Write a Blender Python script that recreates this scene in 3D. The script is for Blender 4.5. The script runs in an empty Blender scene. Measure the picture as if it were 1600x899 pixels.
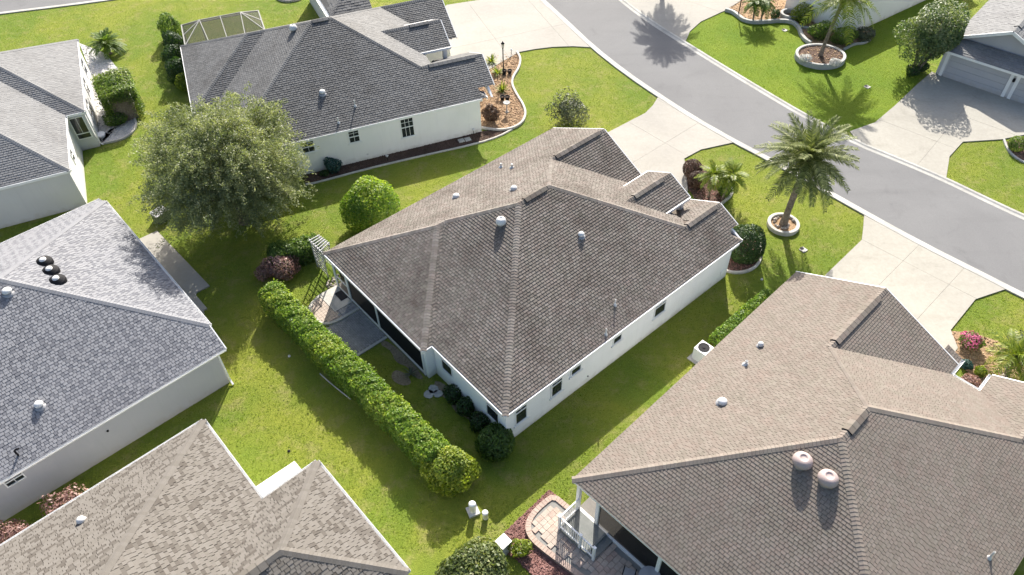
import bpy, math, random
import numpy as np
from mathutils import Vector, Matrix

random.seed(11)
RNG = np.random.default_rng(11)
SC = bpy.context.scene
COL = SC.collection

# ------------------------------------------------------------------ camera, light, exposure
cam_d = bpy.data.cameras.new('camera')
cam_d.sensor_width = 36.0
cam_d.lens = 36.0 * 1188.47 / 1600
cam_d.clip_start, cam_d.clip_end = 0.5, 3000
cam = bpy.data.objects.new('camera', cam_d)
COL.objects.link(cam)
PITCH, ROLL, CAMH = 0.8161, 0.0277, 31.167
cam.location = (0, 0, CAMH)
cam.rotation_mode = 'QUATERNION'
cam.rotation_quaternion = (Matrix.Rotation(math.pi / 2 - PITCH, 3, 'X') @ Matrix.Rotation(-ROLL, 3, 'Z')).to_quaternion()
SC.camera = cam

SUN_EL, SUN_AZ = math.radians(34.3), math.radians(8.0)      # azimuth measured from +Y towards +X
world = bpy.data.worlds.new('World')
SC.world = world
world.use_nodes = True
wn = world.node_tree.nodes
sky = wn.new('ShaderNodeTexSky')
sky.sky_type = 'NISHITA'
sky.sun_disc = False
sky.sun_elevation = SUN_EL
sky.sun_rotation = SUN_AZ
sky.dust_density = 3.5
wn['Background'].inputs[1].default_value = 0.108
world.node_tree.links.new(sky.outputs[0], wn['Background'].inputs[0])
sun_d = bpy.data.lights.new('sun', 'SUN')
sun_d.energy = 4.75
sun_d.angle = math.radians(0.5)
sun_d.color = (1.0, 0.95, 0.87)
sun = bpy.data.objects.new('sun', sun_d)
COL.objects.link(sun)
sdir = Vector((math.sin(SUN_AZ) * math.cos(SUN_EL), math.cos(SUN_AZ) * math.cos(SUN_EL), math.sin(SUN_EL)))
sun.rotation_euler = sdir.to_track_quat('Z', 'Y').to_euler()
sun.location = sdir * 200
SC.view_settings.view_transform = 'Standard'
SC.view_settings.look = 'None'
SC.view_settings.exposure = 1.12
SC.view_settings.gamma = 1.0
SC.render.engine = 'CYCLES'

# ------------------------------------------------------------------ materials
MATS = {}
def ramp_nodes(nt, fac, cols):
    r = nt.nodes.new('ShaderNodeValToRGB')
    e = r.color_ramp.elements
    while len(e) > 1: e.remove(e[-1])
    e[0].position = cols[0][0]; e[0].color = (*cols[0][1], 1)
    for p, c in cols[1:]:
        k = e.new(p); k.color = (*c, 1)
    nt.links.new(fac, r.inputs[0])
    return r.outputs[0]
def even(cols): return [(i / max(1, len(cols) - 1), c) for i, c in enumerate(cols)]
def noise(nt, vec, scale, detail=3, rough=.55, dist=0):
    n = nt.nodes.new('ShaderNodeTexNoise')
    n.inputs['Scale'].default_value = scale; n.inputs['Detail'].default_value = detail
    n.inputs['Roughness'].default_value = rough; n.inputs['Distortion'].default_value = dist
    nt.links.new(vec, n.inputs['Vector'])
    return n.outputs[0]
def remap(nt, v, a, b, c=0., d=1.):
    m = nt.nodes.new('ShaderNodeMapRange')
    for i, x in zip((1, 2, 3, 4), (a, b, c, d)): m.inputs[i].default_value = x
    nt.links.new(v, m.inputs[0]); return m.outputs[0]
def mix(nt, f, a, b, mode='MIX'):
    m = nt.nodes.new('ShaderNodeMix'); m.data_type = 'RGBA'; m.blend_type = mode
    for s, x in ((m.inputs[0], f), (m.inputs[6], a), (m.inputs[7], b)):
        if isinstance(x, (int, float)): s.default_value = x
        elif isinstance(x, tuple): s.default_value = (*x, 1)
        else: nt.links.new(x, s)
    return m.outputs[2]
def base_mat(name, rough=.8, spec=.3):
    m = bpy.data.materials.new(name); m.use_nodes = True
    nt = m.node_tree; b = nt.nodes['Principled BSDF']
    b.inputs['Roughness'].default_value = rough; b.inputs['Specular IOR Level'].default_value = spec
    tc = nt.nodes.new('ShaderNodeTexCoord')
    MATS[name] = m
    return m, nt, b, tc.outputs['Object']
def bump(nt, b, h, strength, dist=.02):
    k = nt.nodes.new('ShaderNodeBump'); k.inputs['Strength'].default_value = strength; k.inputs['Distance'].default_value = dist
    nt.links.new(h, k.inputs['Height']); nt.links.new(k.outputs[0], b.inputs['Normal'])
def plain(name, col, rough=.6, spec=.3, var=.12, scale=3., metallic=0., bumps=0.):
    """a single paint or metal with faint weathering"""
    m, nt, b, v = base_mat(name, rough, spec)
    n = noise(nt, v, scale, 4)
    d = tuple(c * (1 - var) for c in col); l = tuple(min(1, c * (1 + var)) for c in col)
    nt.links.new(ramp_nodes(nt, n, [(.3, d), (.7, l)]), b.inputs['Base Color'])
    b.inputs['Metallic'].default_value = metallic
    if bumps: bump(nt, b, noise(nt, v, 90, 2), bumps, .01)
    return m
def stucco(name, col):
    m, nt, b, v = base_mat(name, .88, .2)
    c = ramp_nodes(nt, noise(nt, v, .7, 5), [(.3, tuple(x * .95 for x in col)), (.7, col)])
    sp = nt.nodes.new('ShaderNodeSeparateXYZ'); nt.links.new(v, sp.inputs[0])
    mp = nt.nodes.new('ShaderNodeMapping'); mp.inputs['Scale'].default_value = (3.5, 3.5, .25); nt.links.new(v, mp.inputs[0])
    st = remap(nt, noise(nt, mp.outputs[0], 1.6, 4, .7), .52, .8, 0, .22)
    c = mix(nt, st, c, tuple(x * .72 for x in col))
    hgt = nt.nodes.new('ShaderNodeMath'); hgt.operation = 'ADD'; nt.links.new(sp.outputs[2], hgt.inputs[0]); nt.links.new(remap(nt, noise(nt, v, 2.2, 4), .3, .7, -.18, .18), hgt.inputs[1])
    c = mix(nt, remap(nt, hgt.outputs[0], .0, .38, .38, 0), c, (.34, .30, .22))
    nt.links.new(c, b.inputs['Base Color']); bump(nt, b, noise(nt, v, 70, 2), .25, .01)
    return m
def speckle(name, cols, scale, big=.25, bigcols=((.82, .82, .82), (1.12, 1.12, 1.12)), rough=.9, bstr=.4, bscale=None, bdist=.02, streak=None):
    m, nt, b, v = base_mat(name, rough, .2)
    c = ramp_nodes(nt, remap(nt, noise(nt, v, scale, 3, .7), .28, .72), even(cols))
    c = mix(nt, 1., c, ramp_nodes(nt, noise(nt, v, big, 4), [(.3, bigcols[0]), (.7, bigcols[1])]), 'MULTIPLY')
    nt.links.new(c, b.inputs['Base Color'])
    if bstr: bump(nt, b, noise(nt, v, bscale or scale, 3, .7), bstr, bdist)
    return m
def shingle_mat(name, cols, stain=.35, stain_col=(.5, .48, .46), rough=.92, spec=.12, hue=False):
    m, nt, b, v = base_mat(name, rough, spec)
    a = nt.nodes.new('ShaderNodeAttribute'); a.attribute_name = 'tone'
    c = ramp_nodes(nt, a.outputs['Fac'], even(cols))
    g = ramp_nodes(nt, remap(nt, noise(nt, v, 55, 2, .8), .25, .75), [(0, (.8, .8, .8)), (1, (1.18, 1.18, 1.18))])
    c = mix(nt, 1., c, g, 'MULTIPLY')
    c = mix(nt, 1., c, ramp_nodes(nt, remap(nt, noise(nt, v, 1.7, 4, .7), .3, .7), [(0, (.96, 1.0, .97)), (.5, (1, 1, 1)), (1, (1.04, .98, .98))]), 'MULTIPLY') if hue else c
    s = remap(nt, noise(nt, v, .42, 5, .6, .4), .45, .70)
    c = mix(nt, s, c, mix(nt, stain, c, mix(nt, 1., c, stain_col, 'MULTIPLY')))
    nt.links.new(c, b.inputs['Base Color'])
    bump(nt, b, noise(nt, v, 70, 2, .8), .35, .01)
    return m
def leaf_mat(name, cols, trans=.35, tcol=None, rough=.5, spec=.35):
    m, nt, b, v = base_mat(name, rough, spec)
    a = nt.nodes.new('ShaderNodeAttribute'); a.attribute_name = 'tone'
    c = ramp_nodes(nt, a.outputs['Fac'], even(cols))
    nt.links.new(c, b.inputs['Base Color'])
    t = nt.nodes.new('ShaderNodeBsdfTranslucent')
    nt.links.new(mix(nt, 1., c, tcol or (1.5, 1.6, .7), 'MULTIPLY'), t.inputs[0])
    ms = nt.nodes.new('ShaderNodeMixShader'); ms.inputs[0].default_value = trans
    nt.links.new(b.outputs[0], ms.inputs[1]); nt.links.new(t.outputs[0], ms.inputs[2])
    nt.links.new(ms.outputs[0], nt.nodes['Material Output'].inputs[0])
    return m
def screen_mat(name, col, alpha):
    m, nt, b, v = base_mat(name, .7, .2)
    b.inputs['Base Color'].default_value = (*col, 1)
    t = nt.nodes.new('ShaderNodeBsdfTransparent'); ms = nt.nodes.new('ShaderNodeMixShader'); ms.inputs[0].default_value = alpha
    nt.links.new(t.outputs[0], ms.inputs[1]); nt.links.new(b.outputs[0], ms.inputs[2])
    nt.links.new(ms.outputs[0], nt.nodes['Material Output'].inputs[0])
    return m
def lawn_mat(name, green, yellow, dry, dryness=.6):
    m, nt, b, v = base_mat(name, .9, .15)
    big = noise(nt, v, .13, 5, .6, .5)
    mid = noise(nt, v, .9, 5, .7)
    fine = noise(nt, v, 7., 4, .8)
    c = mix(nt, remap(nt, big, .40, .60), green, yellow)
    c = mix(nt, remap(nt, mid, .5, .78, 0, dryness), c, dry)
    dark = tuple(x * .62 for x in green)
    c = mix(nt, remap(nt, fine, .5, .85, 0, .75), c, dark)
    fl = noise(nt, v, 3.1, 5, .75, .8)
    c = mix(nt, remap(nt, fl, .56, .72, 0, .55), c, tuple(x * .55 for x in green))
    thatch = noise(nt, v, 2.3, 5, .75)
    c = mix(nt, remap(nt, thatch, .62, .8, 0, .5), c, (.30, .24, .10))
    f2 = noise(nt, v, 26, 3, .8)
    c = mix(nt, 1., c, ramp_nodes(nt, remap(nt, f2, .25, .75), [(0, (.68, .7, .6)), (1, (1.28, 1.26, 1.2))]), 'MULTIPLY')
    nt.links.new(c, b.inputs['Base Color'])
    h = nt.nodes.new('ShaderNodeMath'); h.operation = 'ADD'
    nt.links.new(fine, h.inputs[0]); nt.links.new(f2, h.inputs[1])
    bump(nt, b, h.outputs[0], .9, .09)
    return m
M = {}
def paved(name, cols, scale, stain, amt, rough=.88):
    m, nt, b, v = base_mat(name, rough, .2)
    c = ramp_nodes(nt, remap(nt, noise(nt, v, scale, 3, .7), .28, .72), even(cols))
    c = mix(nt, 1., c, ramp_nodes(nt, noise(nt, v, .16, 5, .6, .6), [(.3, (.90, .90, .90)), (.7, (1.07, 1.07, 1.06))]), 'MULTIPLY')
    mp = nt.nodes.new('ShaderNodeMapping'); mp.inputs['Rotation'].default_value = (0, 0, .86); mp.inputs['Scale'].default_value = (.12, 1., 1.); nt.links.new(v, mp.inputs[0])
    c = mix(nt, remap(nt, noise(nt, mp.outputs[0], .9, 5, .65), .52, .75, 0, amt * .6), c, mix(nt, 1., c, stain, 'MULTIPLY'))
    c = mix(nt, remap(nt, noise(nt, v, .55, 6, .7, 1.), .56, .74, 0, amt), c, mix(nt, 1., c, stain, 'MULTIPLY'))
    nt.links.new(c, b.inputs['Base Color']); bump(nt, b, noise(nt, v, 40, 3, .7), .12, .01)
    return m
M['lawn'] = lawn_mat('lawn_grass', (.152, .22, .031), (.245, .275, .043), (.32, .285, .12), .95)
M['lawn_green'] = lawn_mat('lawn_lush', (.13, .215, .018), (.19, .26, .026), (.22, .24, .055), .35)
M['asphalt'] = paved('asphalt_grey', [(.145, .145, .147), (.17, .17, .172), (.195, .195, .196)], 30, (.80, .80, .80), .7)
M['kerb'] = speckle('kerb_concrete', [(.36, .35, .32), (.44, .43, .40)], 6, .6, rough=.85, bstr=.1)
M['drive_white'] = paved('driveway_pale', [(.325,.308,.275),(.36,.342,.308)], 5, (.87, .86, .83), .5)
M['drive_grey'] = paved('driveway_weathered', [(.325,.308,.268),(.37,.353,.31)], 5, (.76, .75, .73), .7)
M['joint'] = plain('joint_gap_grey', (.22, .215, .20), .9)  # even grey of the base sheet seen in the joints
M['white'] = plain('white_paint', (.78, .78, .77), .45, .4, .04)
M['stucco_white'] = stucco('stucco_white', (.86, .86, .855))
M['stucco_cream'] = stucco('stucco_cream', (.84, .83, .81))
M['stucco_grey'] = stucco('stucco_grey', (.42, .42, .44))
M['stucco_lgrey'] = stucco('stucco_lgrey', (.60, .60, .60))
M['glass'] = plain('window_glass', (.022, .026, .03), .05, .6, .1)
M['screen'] = screen_mat('insect_screen', (.012, .013, .016), .86)
M['cage_screen'] = screen_mat('cage_screen', (.03, .032, .026), .5)
M['alu'] = plain('bronze_frame', (.24, .24, .22), .5, .4, .06)
M['black'] = plain('black_plastic', (.016, .016, .018), .7, .15)
M['dark'] = plain('dark_interior', (.03, .03, .032), .8)
M['metal'] = plain('vent_white', (.62, .62, .61), .4, .4, .08)
M['pinkvent'] = plain('vent_pinkish', (.40, .32, .30), .5, .3, .08)
M['lead'] = plain('lead_grey', (.33, .33, .34), .5, .4)
M['shA'] = shingle_mat('shingle_brown_grey', [(0.123, 0.105, 0.090), (0.168, 0.149, 0.131), (0.198, 0.176, 0.156), (0.260, 0.234, 0.210)], .6, hue=True)
M['shB'] = shingle_mat('shingle_taupe', [(0.165, 0.139, 0.117), (0.195, 0.168, 0.143), (0.212, 0.183, 0.157), (0.240, 0.210, 0.182)], .2, hue=True)
M['shC'] = shingle_mat('shingle_charcoal', [(0.073, 0.073, 0.073), (0.116, 0.116, 0.116), (0.136, 0.136, 0.135), (0.172, 0.172, 0.171)], .6, rough=.72, spec=.3)
M['shD'] = shingle_mat('shingle_silver_grey', [(0.176, 0.176, 0.178), (0.216, 0.216, 0.216), (0.233, 0.233, 0.232), (0.255, 0.255, 0.253)], .3)
M['shE'] = shingle_mat('shingle_blue_grey', [(0.149, 0.152, 0.167), (0.192, 0.195, 0.210), (0.242, 0.244, 0.257), (0.255, 0.257, 0.269)], .14)
M['shF'] = shingle_mat('shingle_sand', [(0.098, 0.086, 0.074), (0.118, 0.106, 0.093), (0.150, 0.137, 0.120), (0.163, 0.149, 0.132), (0.178, 0.164, 0.147)], .12)
M['mulch_red'] = speckle('mulch_red', [(.10, .05, .04), (.19, .10, .085), (.27, .16, .135)], 22, .8, rough=.95, bstr=.9, bdist=.05)
M['mulch_tan'] = speckle('mulch_tan', [(.16, .095, .055), (.33, .22, .13), (.45, .33, .21)], 20, .8, rough=.95, bstr=.9, bdist=.05)
M['mulch_dark'] = speckle('mulch_dark', [(.05, .032, .024), (.10, .065, .05), (.16, .11, .085)], 20, .8, rough=.95, bstr=.9, bdist=.05)
M['soil'] = speckle('bare_soil', [(.13, .10, .07), (.22, .18, .125), (.28, .235, .17)], 9, .9, rough=.95, bstr=.5, bdist=.03)
M['gravel'] = speckle('gravel_white', [(.28, .27, .26), (.5, .49, .47), (.62, .61, .59)], 16, .8, rough=.9, bstr=.8, bdist=.05)
M['chip_red'] = speckle('chip_red', [(.15, .07, .06), (.30, .17, .15)], 5, .6)
M['chip_tan'] = speckle('chip_tan', [(.25, .15, .09), (.50, .37, .24)], 5, .6)
M['edging'] = speckle('edging_concrete', [(.42, .40, .36), (.52, .50, .46)], 7, .9, rough=.85, bstr=.15)
M['edging_grey'] = speckle('edging_weathered', [(.33, .33, .32), (.47, .46, .44)], 6, .9, rough=.85, bstr=.25)
M['rock'] = speckle('field_stone', [(.22, .19, .16), (.42, .37, .32), (.5, .46, .41)], 5, 1., rough=.85, bstr=.4)
M['paver_grey'] = speckle('paver_grey', [(.24, .235, .235), (.33, .325, .325)], 8, 2., ((.8, .8, .8), (1.15, 1.15, 1.15)), .85, .2)
M['paver_tan'] = speckle('paver_tan', [(.36, .27, .22), (.47, .37, .31)], 7, 1.8, ((.84, .84, .86), (1.1, 1.08, 1.06)), .85, .2)
M['paver_buff'] = speckle('paver_buff', [(.38, .31, .26), (.46, .39, .33)], 7, 1.8, ((.88, .88, .88), (1.08, 1.08, 1.08)), .85, .2)
M['bark'] = speckle('bark_grey_brown', [(.09, .07, .055), (.17, .14, .11), (.24, .20, .16)], 9, 1., rough=.95, bstr=.8, bdist=.04)
M['palm_bark'] = speckle('palm_bark', [(.10, .08, .06), (.20, .165, .13), (.27, .23, .19)], 8, 1., rough=.95, bstr=.9, bdist=.05)
M['leaf_oak'] = leaf_mat('leaf_olive', [(.085, .11, .055), (.165, .195, .095), (.255, .28, .145), (.38, .39, .225)], .32)
M['leaf_yellow'] = leaf_mat('leaf_yellow_hedge', [(.09, .14, .02), (.19, .25, .03), (.33, .36, .05), (.50, .47, .08)], .4)
M['leaf_hedge'] = leaf_mat('leaf_bright', [(.05, .105, .016), (.105, .195, .026), (.19, .28, .04), (.34, .38, .07)], .45)
M['leaf_dark'] = leaf_mat('leaf_dark', [(.018, .040, .012), (.035, .075, .02), (.06, .105, .03)], .25)
M['leaf_mid'] = leaf_mat('leaf_mid', [(.04, .08, .016), (.085, .15, .028), (.15, .215, .045), (.23, .27, .08)], .4)
M['leaf_grey'] = leaf_mat('leaf_grey_green', [(.06, .07, .045), (.12, .135, .085), (.20, .21, .14)], .25)
M['leaf_var'] = leaf_mat('leaf_variegated', [(.05, .075, .025), (.12, .155, .045), (.22, .23, .09), (.44, .42, .27)], .3)
M['leaf_red'] = leaf_mat('leaf_reddish', [(.13, .08, .065), (.27, .16, .14), (.40, .25, .22), (.24, .24, .11)], .25, (1.3, 1.1, .9))
M['leaf_brown'] = leaf_mat('leaf_bronze', [(.045, .025, .016), (.085, .048, .032), (.12, .07, .045)], .15, (1.3, 1., .7))
M['leaf_teal'] = leaf_mat('leaf_blue_green', [(.02, .06, .05), (.04, .10, .085), (.06, .13, .11)], .2, (1., 1.2, 1.))
M['leaf_lime'] = leaf_mat('leaf_yellow_green', [(.09, .14, .02), (.19, .24, .03), (.32, .33, .06)], .4)
M['leaf_palm'] = leaf_mat('leaf_palm', [(.07, .09, .035), (.14, .165, .06), (.225, .25, .10), (.34, .345, .18)], .3, rough=.6, spec=.2)
M['leaf_myrtle'] = leaf_mat('leaf_myrtle', [(.035, .07, .028), (.08, .135, .05), (.16, .205, .09), (.30, .32, .19)], .35, rough=.45, spec=.4)
M['pink'] = leaf_mat('petal_pink', [(.40, .06, .15), (.62, .14, .28), (.7, .3, .42)], .3, (1.2, 1., 1.1))
M['petal_white'] = leaf_mat('petal_white', [(.5, .5, .47), (.75, .75, .72)], .25, (1, 1, 1))
M['tan_floor'] = plain('lanai_floor', (.17, .16, .145), .7)
M['leaf_grass'] = leaf_mat('grass_blade', [(.118, .188, .025), (.172, .24, .034), (.235, .278, .045), (.305, .295, .09)], .4, rough=.6, spec=.2)
M['landing'] = speckle('landing_grey', [(.17, .18, .17), (.22, .225, .215)], 6, 1., rough=.8, bstr=.1)
M['lamp_glass'] = plain('lantern_glass', (.55, .55, .5), .2, .5)

# ------------------------------------------------------------------ mesh building
class MB:
    """collects faces, then links them as ONE mesh object"""
    def __init__(s): s.v = []; s.f = []; s.m = []; s.t = []
    def poly(s, pts, m=0, tone=.5):
        k = len(s.v); s.v += [tuple(p) for p in pts]; s.f.append(tuple(range(k, k + len(pts)))); s.m.append(m); s.t.append(tone)
    def prism(s, pts, z0, z1, m=0, bottom=False, tone=.5):
        a = sum(pts[i][0] * pts[(i + 1) % len(pts)][1] - pts[(i + 1) % len(pts)][0] * pts[i][1] for i in range(len(pts)))
        if a < 0: pts = pts[::-1]
        n = len(pts)
        s.poly([(p[0], p[1], z1) for p in pts], m, tone)
        if bottom: s.poly([(p[0], p[1], z0) for p in pts[::-1]], m, tone)
        for i in range(n):
            p, q = pts[i], pts[(i + 1) % n]
            s.poly([(p[0], p[1], z0), (q[0], q[1], z0), (q[0], q[1], z1), (p[0], p[1], z1)], m, tone)
    def box(s, x0, x1, y0, y1, z0, z1, m=0, tone=.5):
        s.prism([(x0, y0), (x1, y0), (x1, y1), (x0, y1)], z0, z1, m, True, tone)
    def beam(s, p, q, w, h, m=0, up=(0, 0, 1)):
        p, q = Vector(p), Vector(q); d = (q - p).normalized(); sd = d.cross(Vector(up))
        if sd.length < 1e-4: sd = d.cross(Vector((1, 0, 0)))
        sd.normalize(); u = sd.cross(d).normalized()
        c = [sd * (a * w / 2) + u * (b * h / 2) for a, b in ((-1, -1), (1, -1), (1, 1), (-1, 1))]
        A = [p + x for x in c]; B = [q + x for x in c]
        s.poly(A, m); s.poly(B[::-1], m)
        for i in range(4):
            j = (i + 1) % 4; s.poly([A[j], A[i], B[i], B[j]], m)
    def tube(s, pts, rad, n=8, m=0, cap=True):
        pts = [Vector(p) for p in pts]; rings = []
        for i, p in enumerate(pts):
            d = (pts[min(i + 1, len(pts) - 1)] - pts[max(i - 1, 0)]).normalized()
            a = d.cross(Vector((.13, .97, .2)));
            if a.length < 1e-3: a = d.cross(Vector((1, 0, 0)))
            a.normalize(); b = d.cross(a); r = rad[i] if isinstance(rad, (list, tuple)) else rad
            k = len(s.v)
            s.v += [tuple(p + (a * math.cos(2 * math.pi * j / n) + b * math.sin(2 * math.pi * j / n)) * r) for j in range(n)]
            rings.append(k)
        for k, l in zip(rings, rings[1:]):
            for j in range(n):
                i = (j + 1) % n; s.f.append((k + j, k + i, l + i, l + j)); s.m.append(m); s.t.append(.5)
        if cap:
            s.f.append(tuple(range(rings[-1], rings[-1] + n))); s.m.append(m); s.t.append(.5)
            s.f.append(tuple(range(rings[0] + n - 1, rings[0] - 1, -1))); s.m.append(m); s.t.append(.5)
    def lathe(s, prof, c=(0, 0, 0), n=20, m=0, sx=1., sy=1.):
        rings = []
        for r, z in prof:
            k = len(s.v); s.v += [(c[0] + r * sx * math.cos(2 * math.pi * j / n), c[1] + r * sy * math.sin(2 * math.pi * j / n), c[2] + z) for j in range(n)]
            rings.append(k)
        for i, (k, l) in enumerate(zip(rings, rings[1:])):
            mm = m[i] if isinstance(m, (list, tuple)) else m
            for j in range(n):
                q = (j + 1) % n; s.f.append((k + j, k + q, l + q, l + j)); s.m.append(mm); s.t.append(.5)
        s.f.append(tuple(range(rings[-1], rings[-1] + n))); s.m.append(m[-1] if isinstance(m, (list, tuple)) else m); s.t.append(.5)
    def rock(s, c, r, sq=.6, m=0, n=7):
        a0 = random.random() * 6; prof = [(.75, 0), (1., .35), (.8, .75), (.3, 1.)]; rings = []
        for rr, zz in prof:
            k = len(s.v)
            for j in range(n):
                f = r * rr * random.uniform(.8, 1.15); a = a0 + 2 * math.pi * j / n
                s.v.append((c[0] + f * math.cos(a), c[1] + f * math.sin(a) * .8, c[2] + zz * r * 2 * sq * random.uniform(.9, 1.1)))
            rings.append(k)
        for k, l in zip(rings, rings[1:]):
            for j in range(n):
                q = (j + 1) % n; s.f.append((k + j, k + q, l + q, l + j)); s.m.append(m); s.t.append(.5)
        s.f.append(tuple(range(rings[-1], rings[-1] + n))); s.m.append(m); s.t.append(.5)
    def build(s, name, mats, parent=None, smooth=False, tone=False):
        me = bpy.data.meshes.new(name)
        me.from_pydata(s.v, [], s.f)
        for x in (mats if isinstance(mats, (list, tuple)) else [mats]): me.materials.append(M[x] if isinstance(x, str) else x)
        if any(s.m): me.polygons.foreach_set('material_index', s.m)
        if tone:
            at = me.attributes.new('tone', 'FLOAT', 'FACE'); at.data.foreach_set('value', s.t)
        if smooth: me.polygons.foreach_set('use_smooth', [True] * len(s.f))
        me.update()
        return link(name, me, parent)
def link(name, me, parent=None):
    o = bpy.data.objects.new(name, me); COL.objects.link(o)
    if parent is not None: o.parent = parent
    return o
def tag(o, label=None, cat=None, group=None, kind=None):
    for k, v in (('label', label), ('category', cat), ('group', group), ('kind', kind)):
        if v: o[k] = v
    return o
def thing(name, label, cat, loc=(0, 0, 0), rz=0., group=None):
    o = bpy.data.objects.new(name, None); COL.objects.link(o); o.empty_display_size = .3
    o.location = loc; o.rotation_euler = (0, 0, rz)
    return tag(o, label, cat, group)
def dup(o, loc=None, rz=None, label=None):
    c = o.copy(); COL.objects.link(c)
    if loc is not None: c.location = loc
    if rz is not None: c.rotation_euler = (0, 0, rz)
    if label: c['label'] = label
    for ch in o.children:
        k = ch.copy(); COL.objects.link(k); k.parent = c
        for g in ch.children:
            q = g.copy(); COL.objects.link(q); q.parent = k
    return c

# ---- foliage
def leaf_mesh(name, P, N, size, tone, mat, parent=None, asp=.55, T=None, jit=.35):
    n = len(P); P = np.asarray(P, float); N = np.asarray(N, float) + RNG.normal(0, jit, (n, 3))
    N /= np.linalg.norm(N, axis=1, keepdims=True) + 1e-9
    T = RNG.normal(0, 1, (n, 3)) if T is None else np.asarray(T, float) + RNG.normal(0, jit, (n, 3))
    T -= (T * N).sum(1, keepdims=True) * N; T /= np.linalg.norm(T, axis=1, keepdims=True) + 1e-9
    B = np.cross(N, T); s = (np.asarray(size) * RNG.uniform(.65, 1.3, n))[:, None]
    V = np.stack([P - T * s * .5, P + B * s * asp * .5 + N * s * .1, P + T * s * .5, P - B * s * asp * .5 + N * s * .1], 1).reshape(-1, 3)
    me = bpy.data.meshes.new(name)
    me.vertices.add(n * 4); me.vertices.foreach_set('co', V.ravel())
    me.loops.add(n * 4); me.loops.foreach_set('vertex_index', np.arange(n * 4, dtype=np.int32))
    me.polygons.add(n); me.polygons.foreach_set('loop_start', np.arange(0, n * 4, 4, dtype=np.int32))
    me.polygons.foreach_set('loop_total', np.full(n, 4, dtype=np.int32))
    at = me.attributes.new('tone', 'FLOAT', 'FACE'); at.data.foreach_set('value', np.clip(np.asarray(tone, float), 0, 1).astype(np.float32))
    me.materials.append(M[mat]); me.update(calc_edges=True); me.validate()
    return link(name, me, parent)
def unit(n):
    d = RNG.normal(0, 1, (n, 3)); return d / np.linalg.norm(d, axis=1, keepdims=True)
def lump(D, seed, k=9, amp=.18):
    r = np.random.default_rng(seed); c = r.normal(0, 1, (k, 3)); c /= np.linalg.norm(c, axis=1, keepdims=True)
    return 1 + amp * (np.max(D @ c.T, axis=1) ** 6 - .45) * 1.2
def blob_leaves(c, r, n, seed=0, thick=.28, amp=.18, zmin=.02, flat=0.):
    """leaf centres and outward normals through the outer part of a lumpy ellipsoid (optionally squared off)"""
    D = unit(n)
    if flat:
        q = np.max(np.abs(D), axis=1, keepdims=True); D2 = D / q; D = D * (1 - flat) + D2 * flat
    R = lump(D / np.linalg.norm(D, axis=1, keepdims=True), seed, 10, amp) * (1 - thick * RNG.random(n) ** 1.6)
    P = D * R[:, None] * np.asarray(r) + np.asarray(c)
    N = D / np.asarray(r); N /= np.linalg.norm(N, axis=1, keepdims=True)
    k = P[:, 2] > zmin
    return P[k], N[k]
def clump_tone(P, seed, scale=1.2, spread=.28, base=.45):
    r = np.random.default_rng(seed); ph = r.uniform(0, 6, (4, 3)); fr = r.normal(0, 1, (4, 3)) * scale * 2
    t = sum(np.sin(P @ fr[i] + ph[i, 0]) for i in range(4)) / 4
    return base + t * spread + RNG.normal(0, .17, len(P))
def bush(name, label, cat, loc, r, n, size, mat, group=None, flat=0., amp=.18, thick=.28, lift=None, stems=5, base=.45, asp=.55, jit=.5):
    o = thing(name, label, cat, loc, 0, group)
    cz = r[2] * .92 if lift is None else lift
    sd = random.randint(0, 9999)
    P, N = blob_leaves((0, 0, cz), r, n, sd, thick, amp, .03, flat)
    leaf_mesh('foliage', P, N, size, clump_tone(P, sd, 1.2 / max(r), base=base), mat, o, asp, jit=jit)
    mb = MB()
    for i in range(stems):
        a = i * 2.4; e = (r[0] * .55 * math.cos(a), r[1] * .55 * math.sin(a), cz * 1.1)
        mb.tube([(0.06 * math.cos(a), .06 * math.sin(a), 0), (e[0] * .5, e[1] * .5, cz * .5), e], [.04, .03, .012], 5)
    mb.build('stem', 'bark', o)
    return o
def tuft(name, label, cat, loc, n, length, mat, group=None, up=.6, width=.05, seed=0):
    """a clump of arching strap leaves"""
    o = thing(name, label, cat, loc, 0, group); r = random.Random(seed); mb = MB()
    for i in range(n):
        a = r.uniform(0, 6.28); L = length * r.uniform(.7, 1.1); e = r.uniform(.25, 1.2) * up; pts = []
        for k in range(5):
            t = k / 4; rad = L * t * math.cos(e) ; z = L * (t * math.sin(e) + .25 * t - .45 * t * t * math.cos(e)) + .03
            pts.append((rad * math.cos(a), rad * math.sin(a), z))
        sx, sy = -math.sin(a), math.cos(a); tn = r.random()
        for k in range(4):
            w0 = width * (1 - (k / 4) ** 2) ; w1 = width * (1 - ((k + 1) / 4) ** 2); p, q = pts[k], pts[k + 1]
            mb.poly([(p[0] - sx * w0, p[1] - sy * w0, p[2]), (p[0] + sx * w0, p[1] + sy * w0, p[2]), (q[0] + sx * w1, q[1] + sy * w1, q[2]), (q[0] - sx * w1, q[1] - sy * w1, q[2])], 0, tn)
    mb.build('leaves', mat, o, tone=True)
    return o
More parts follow.
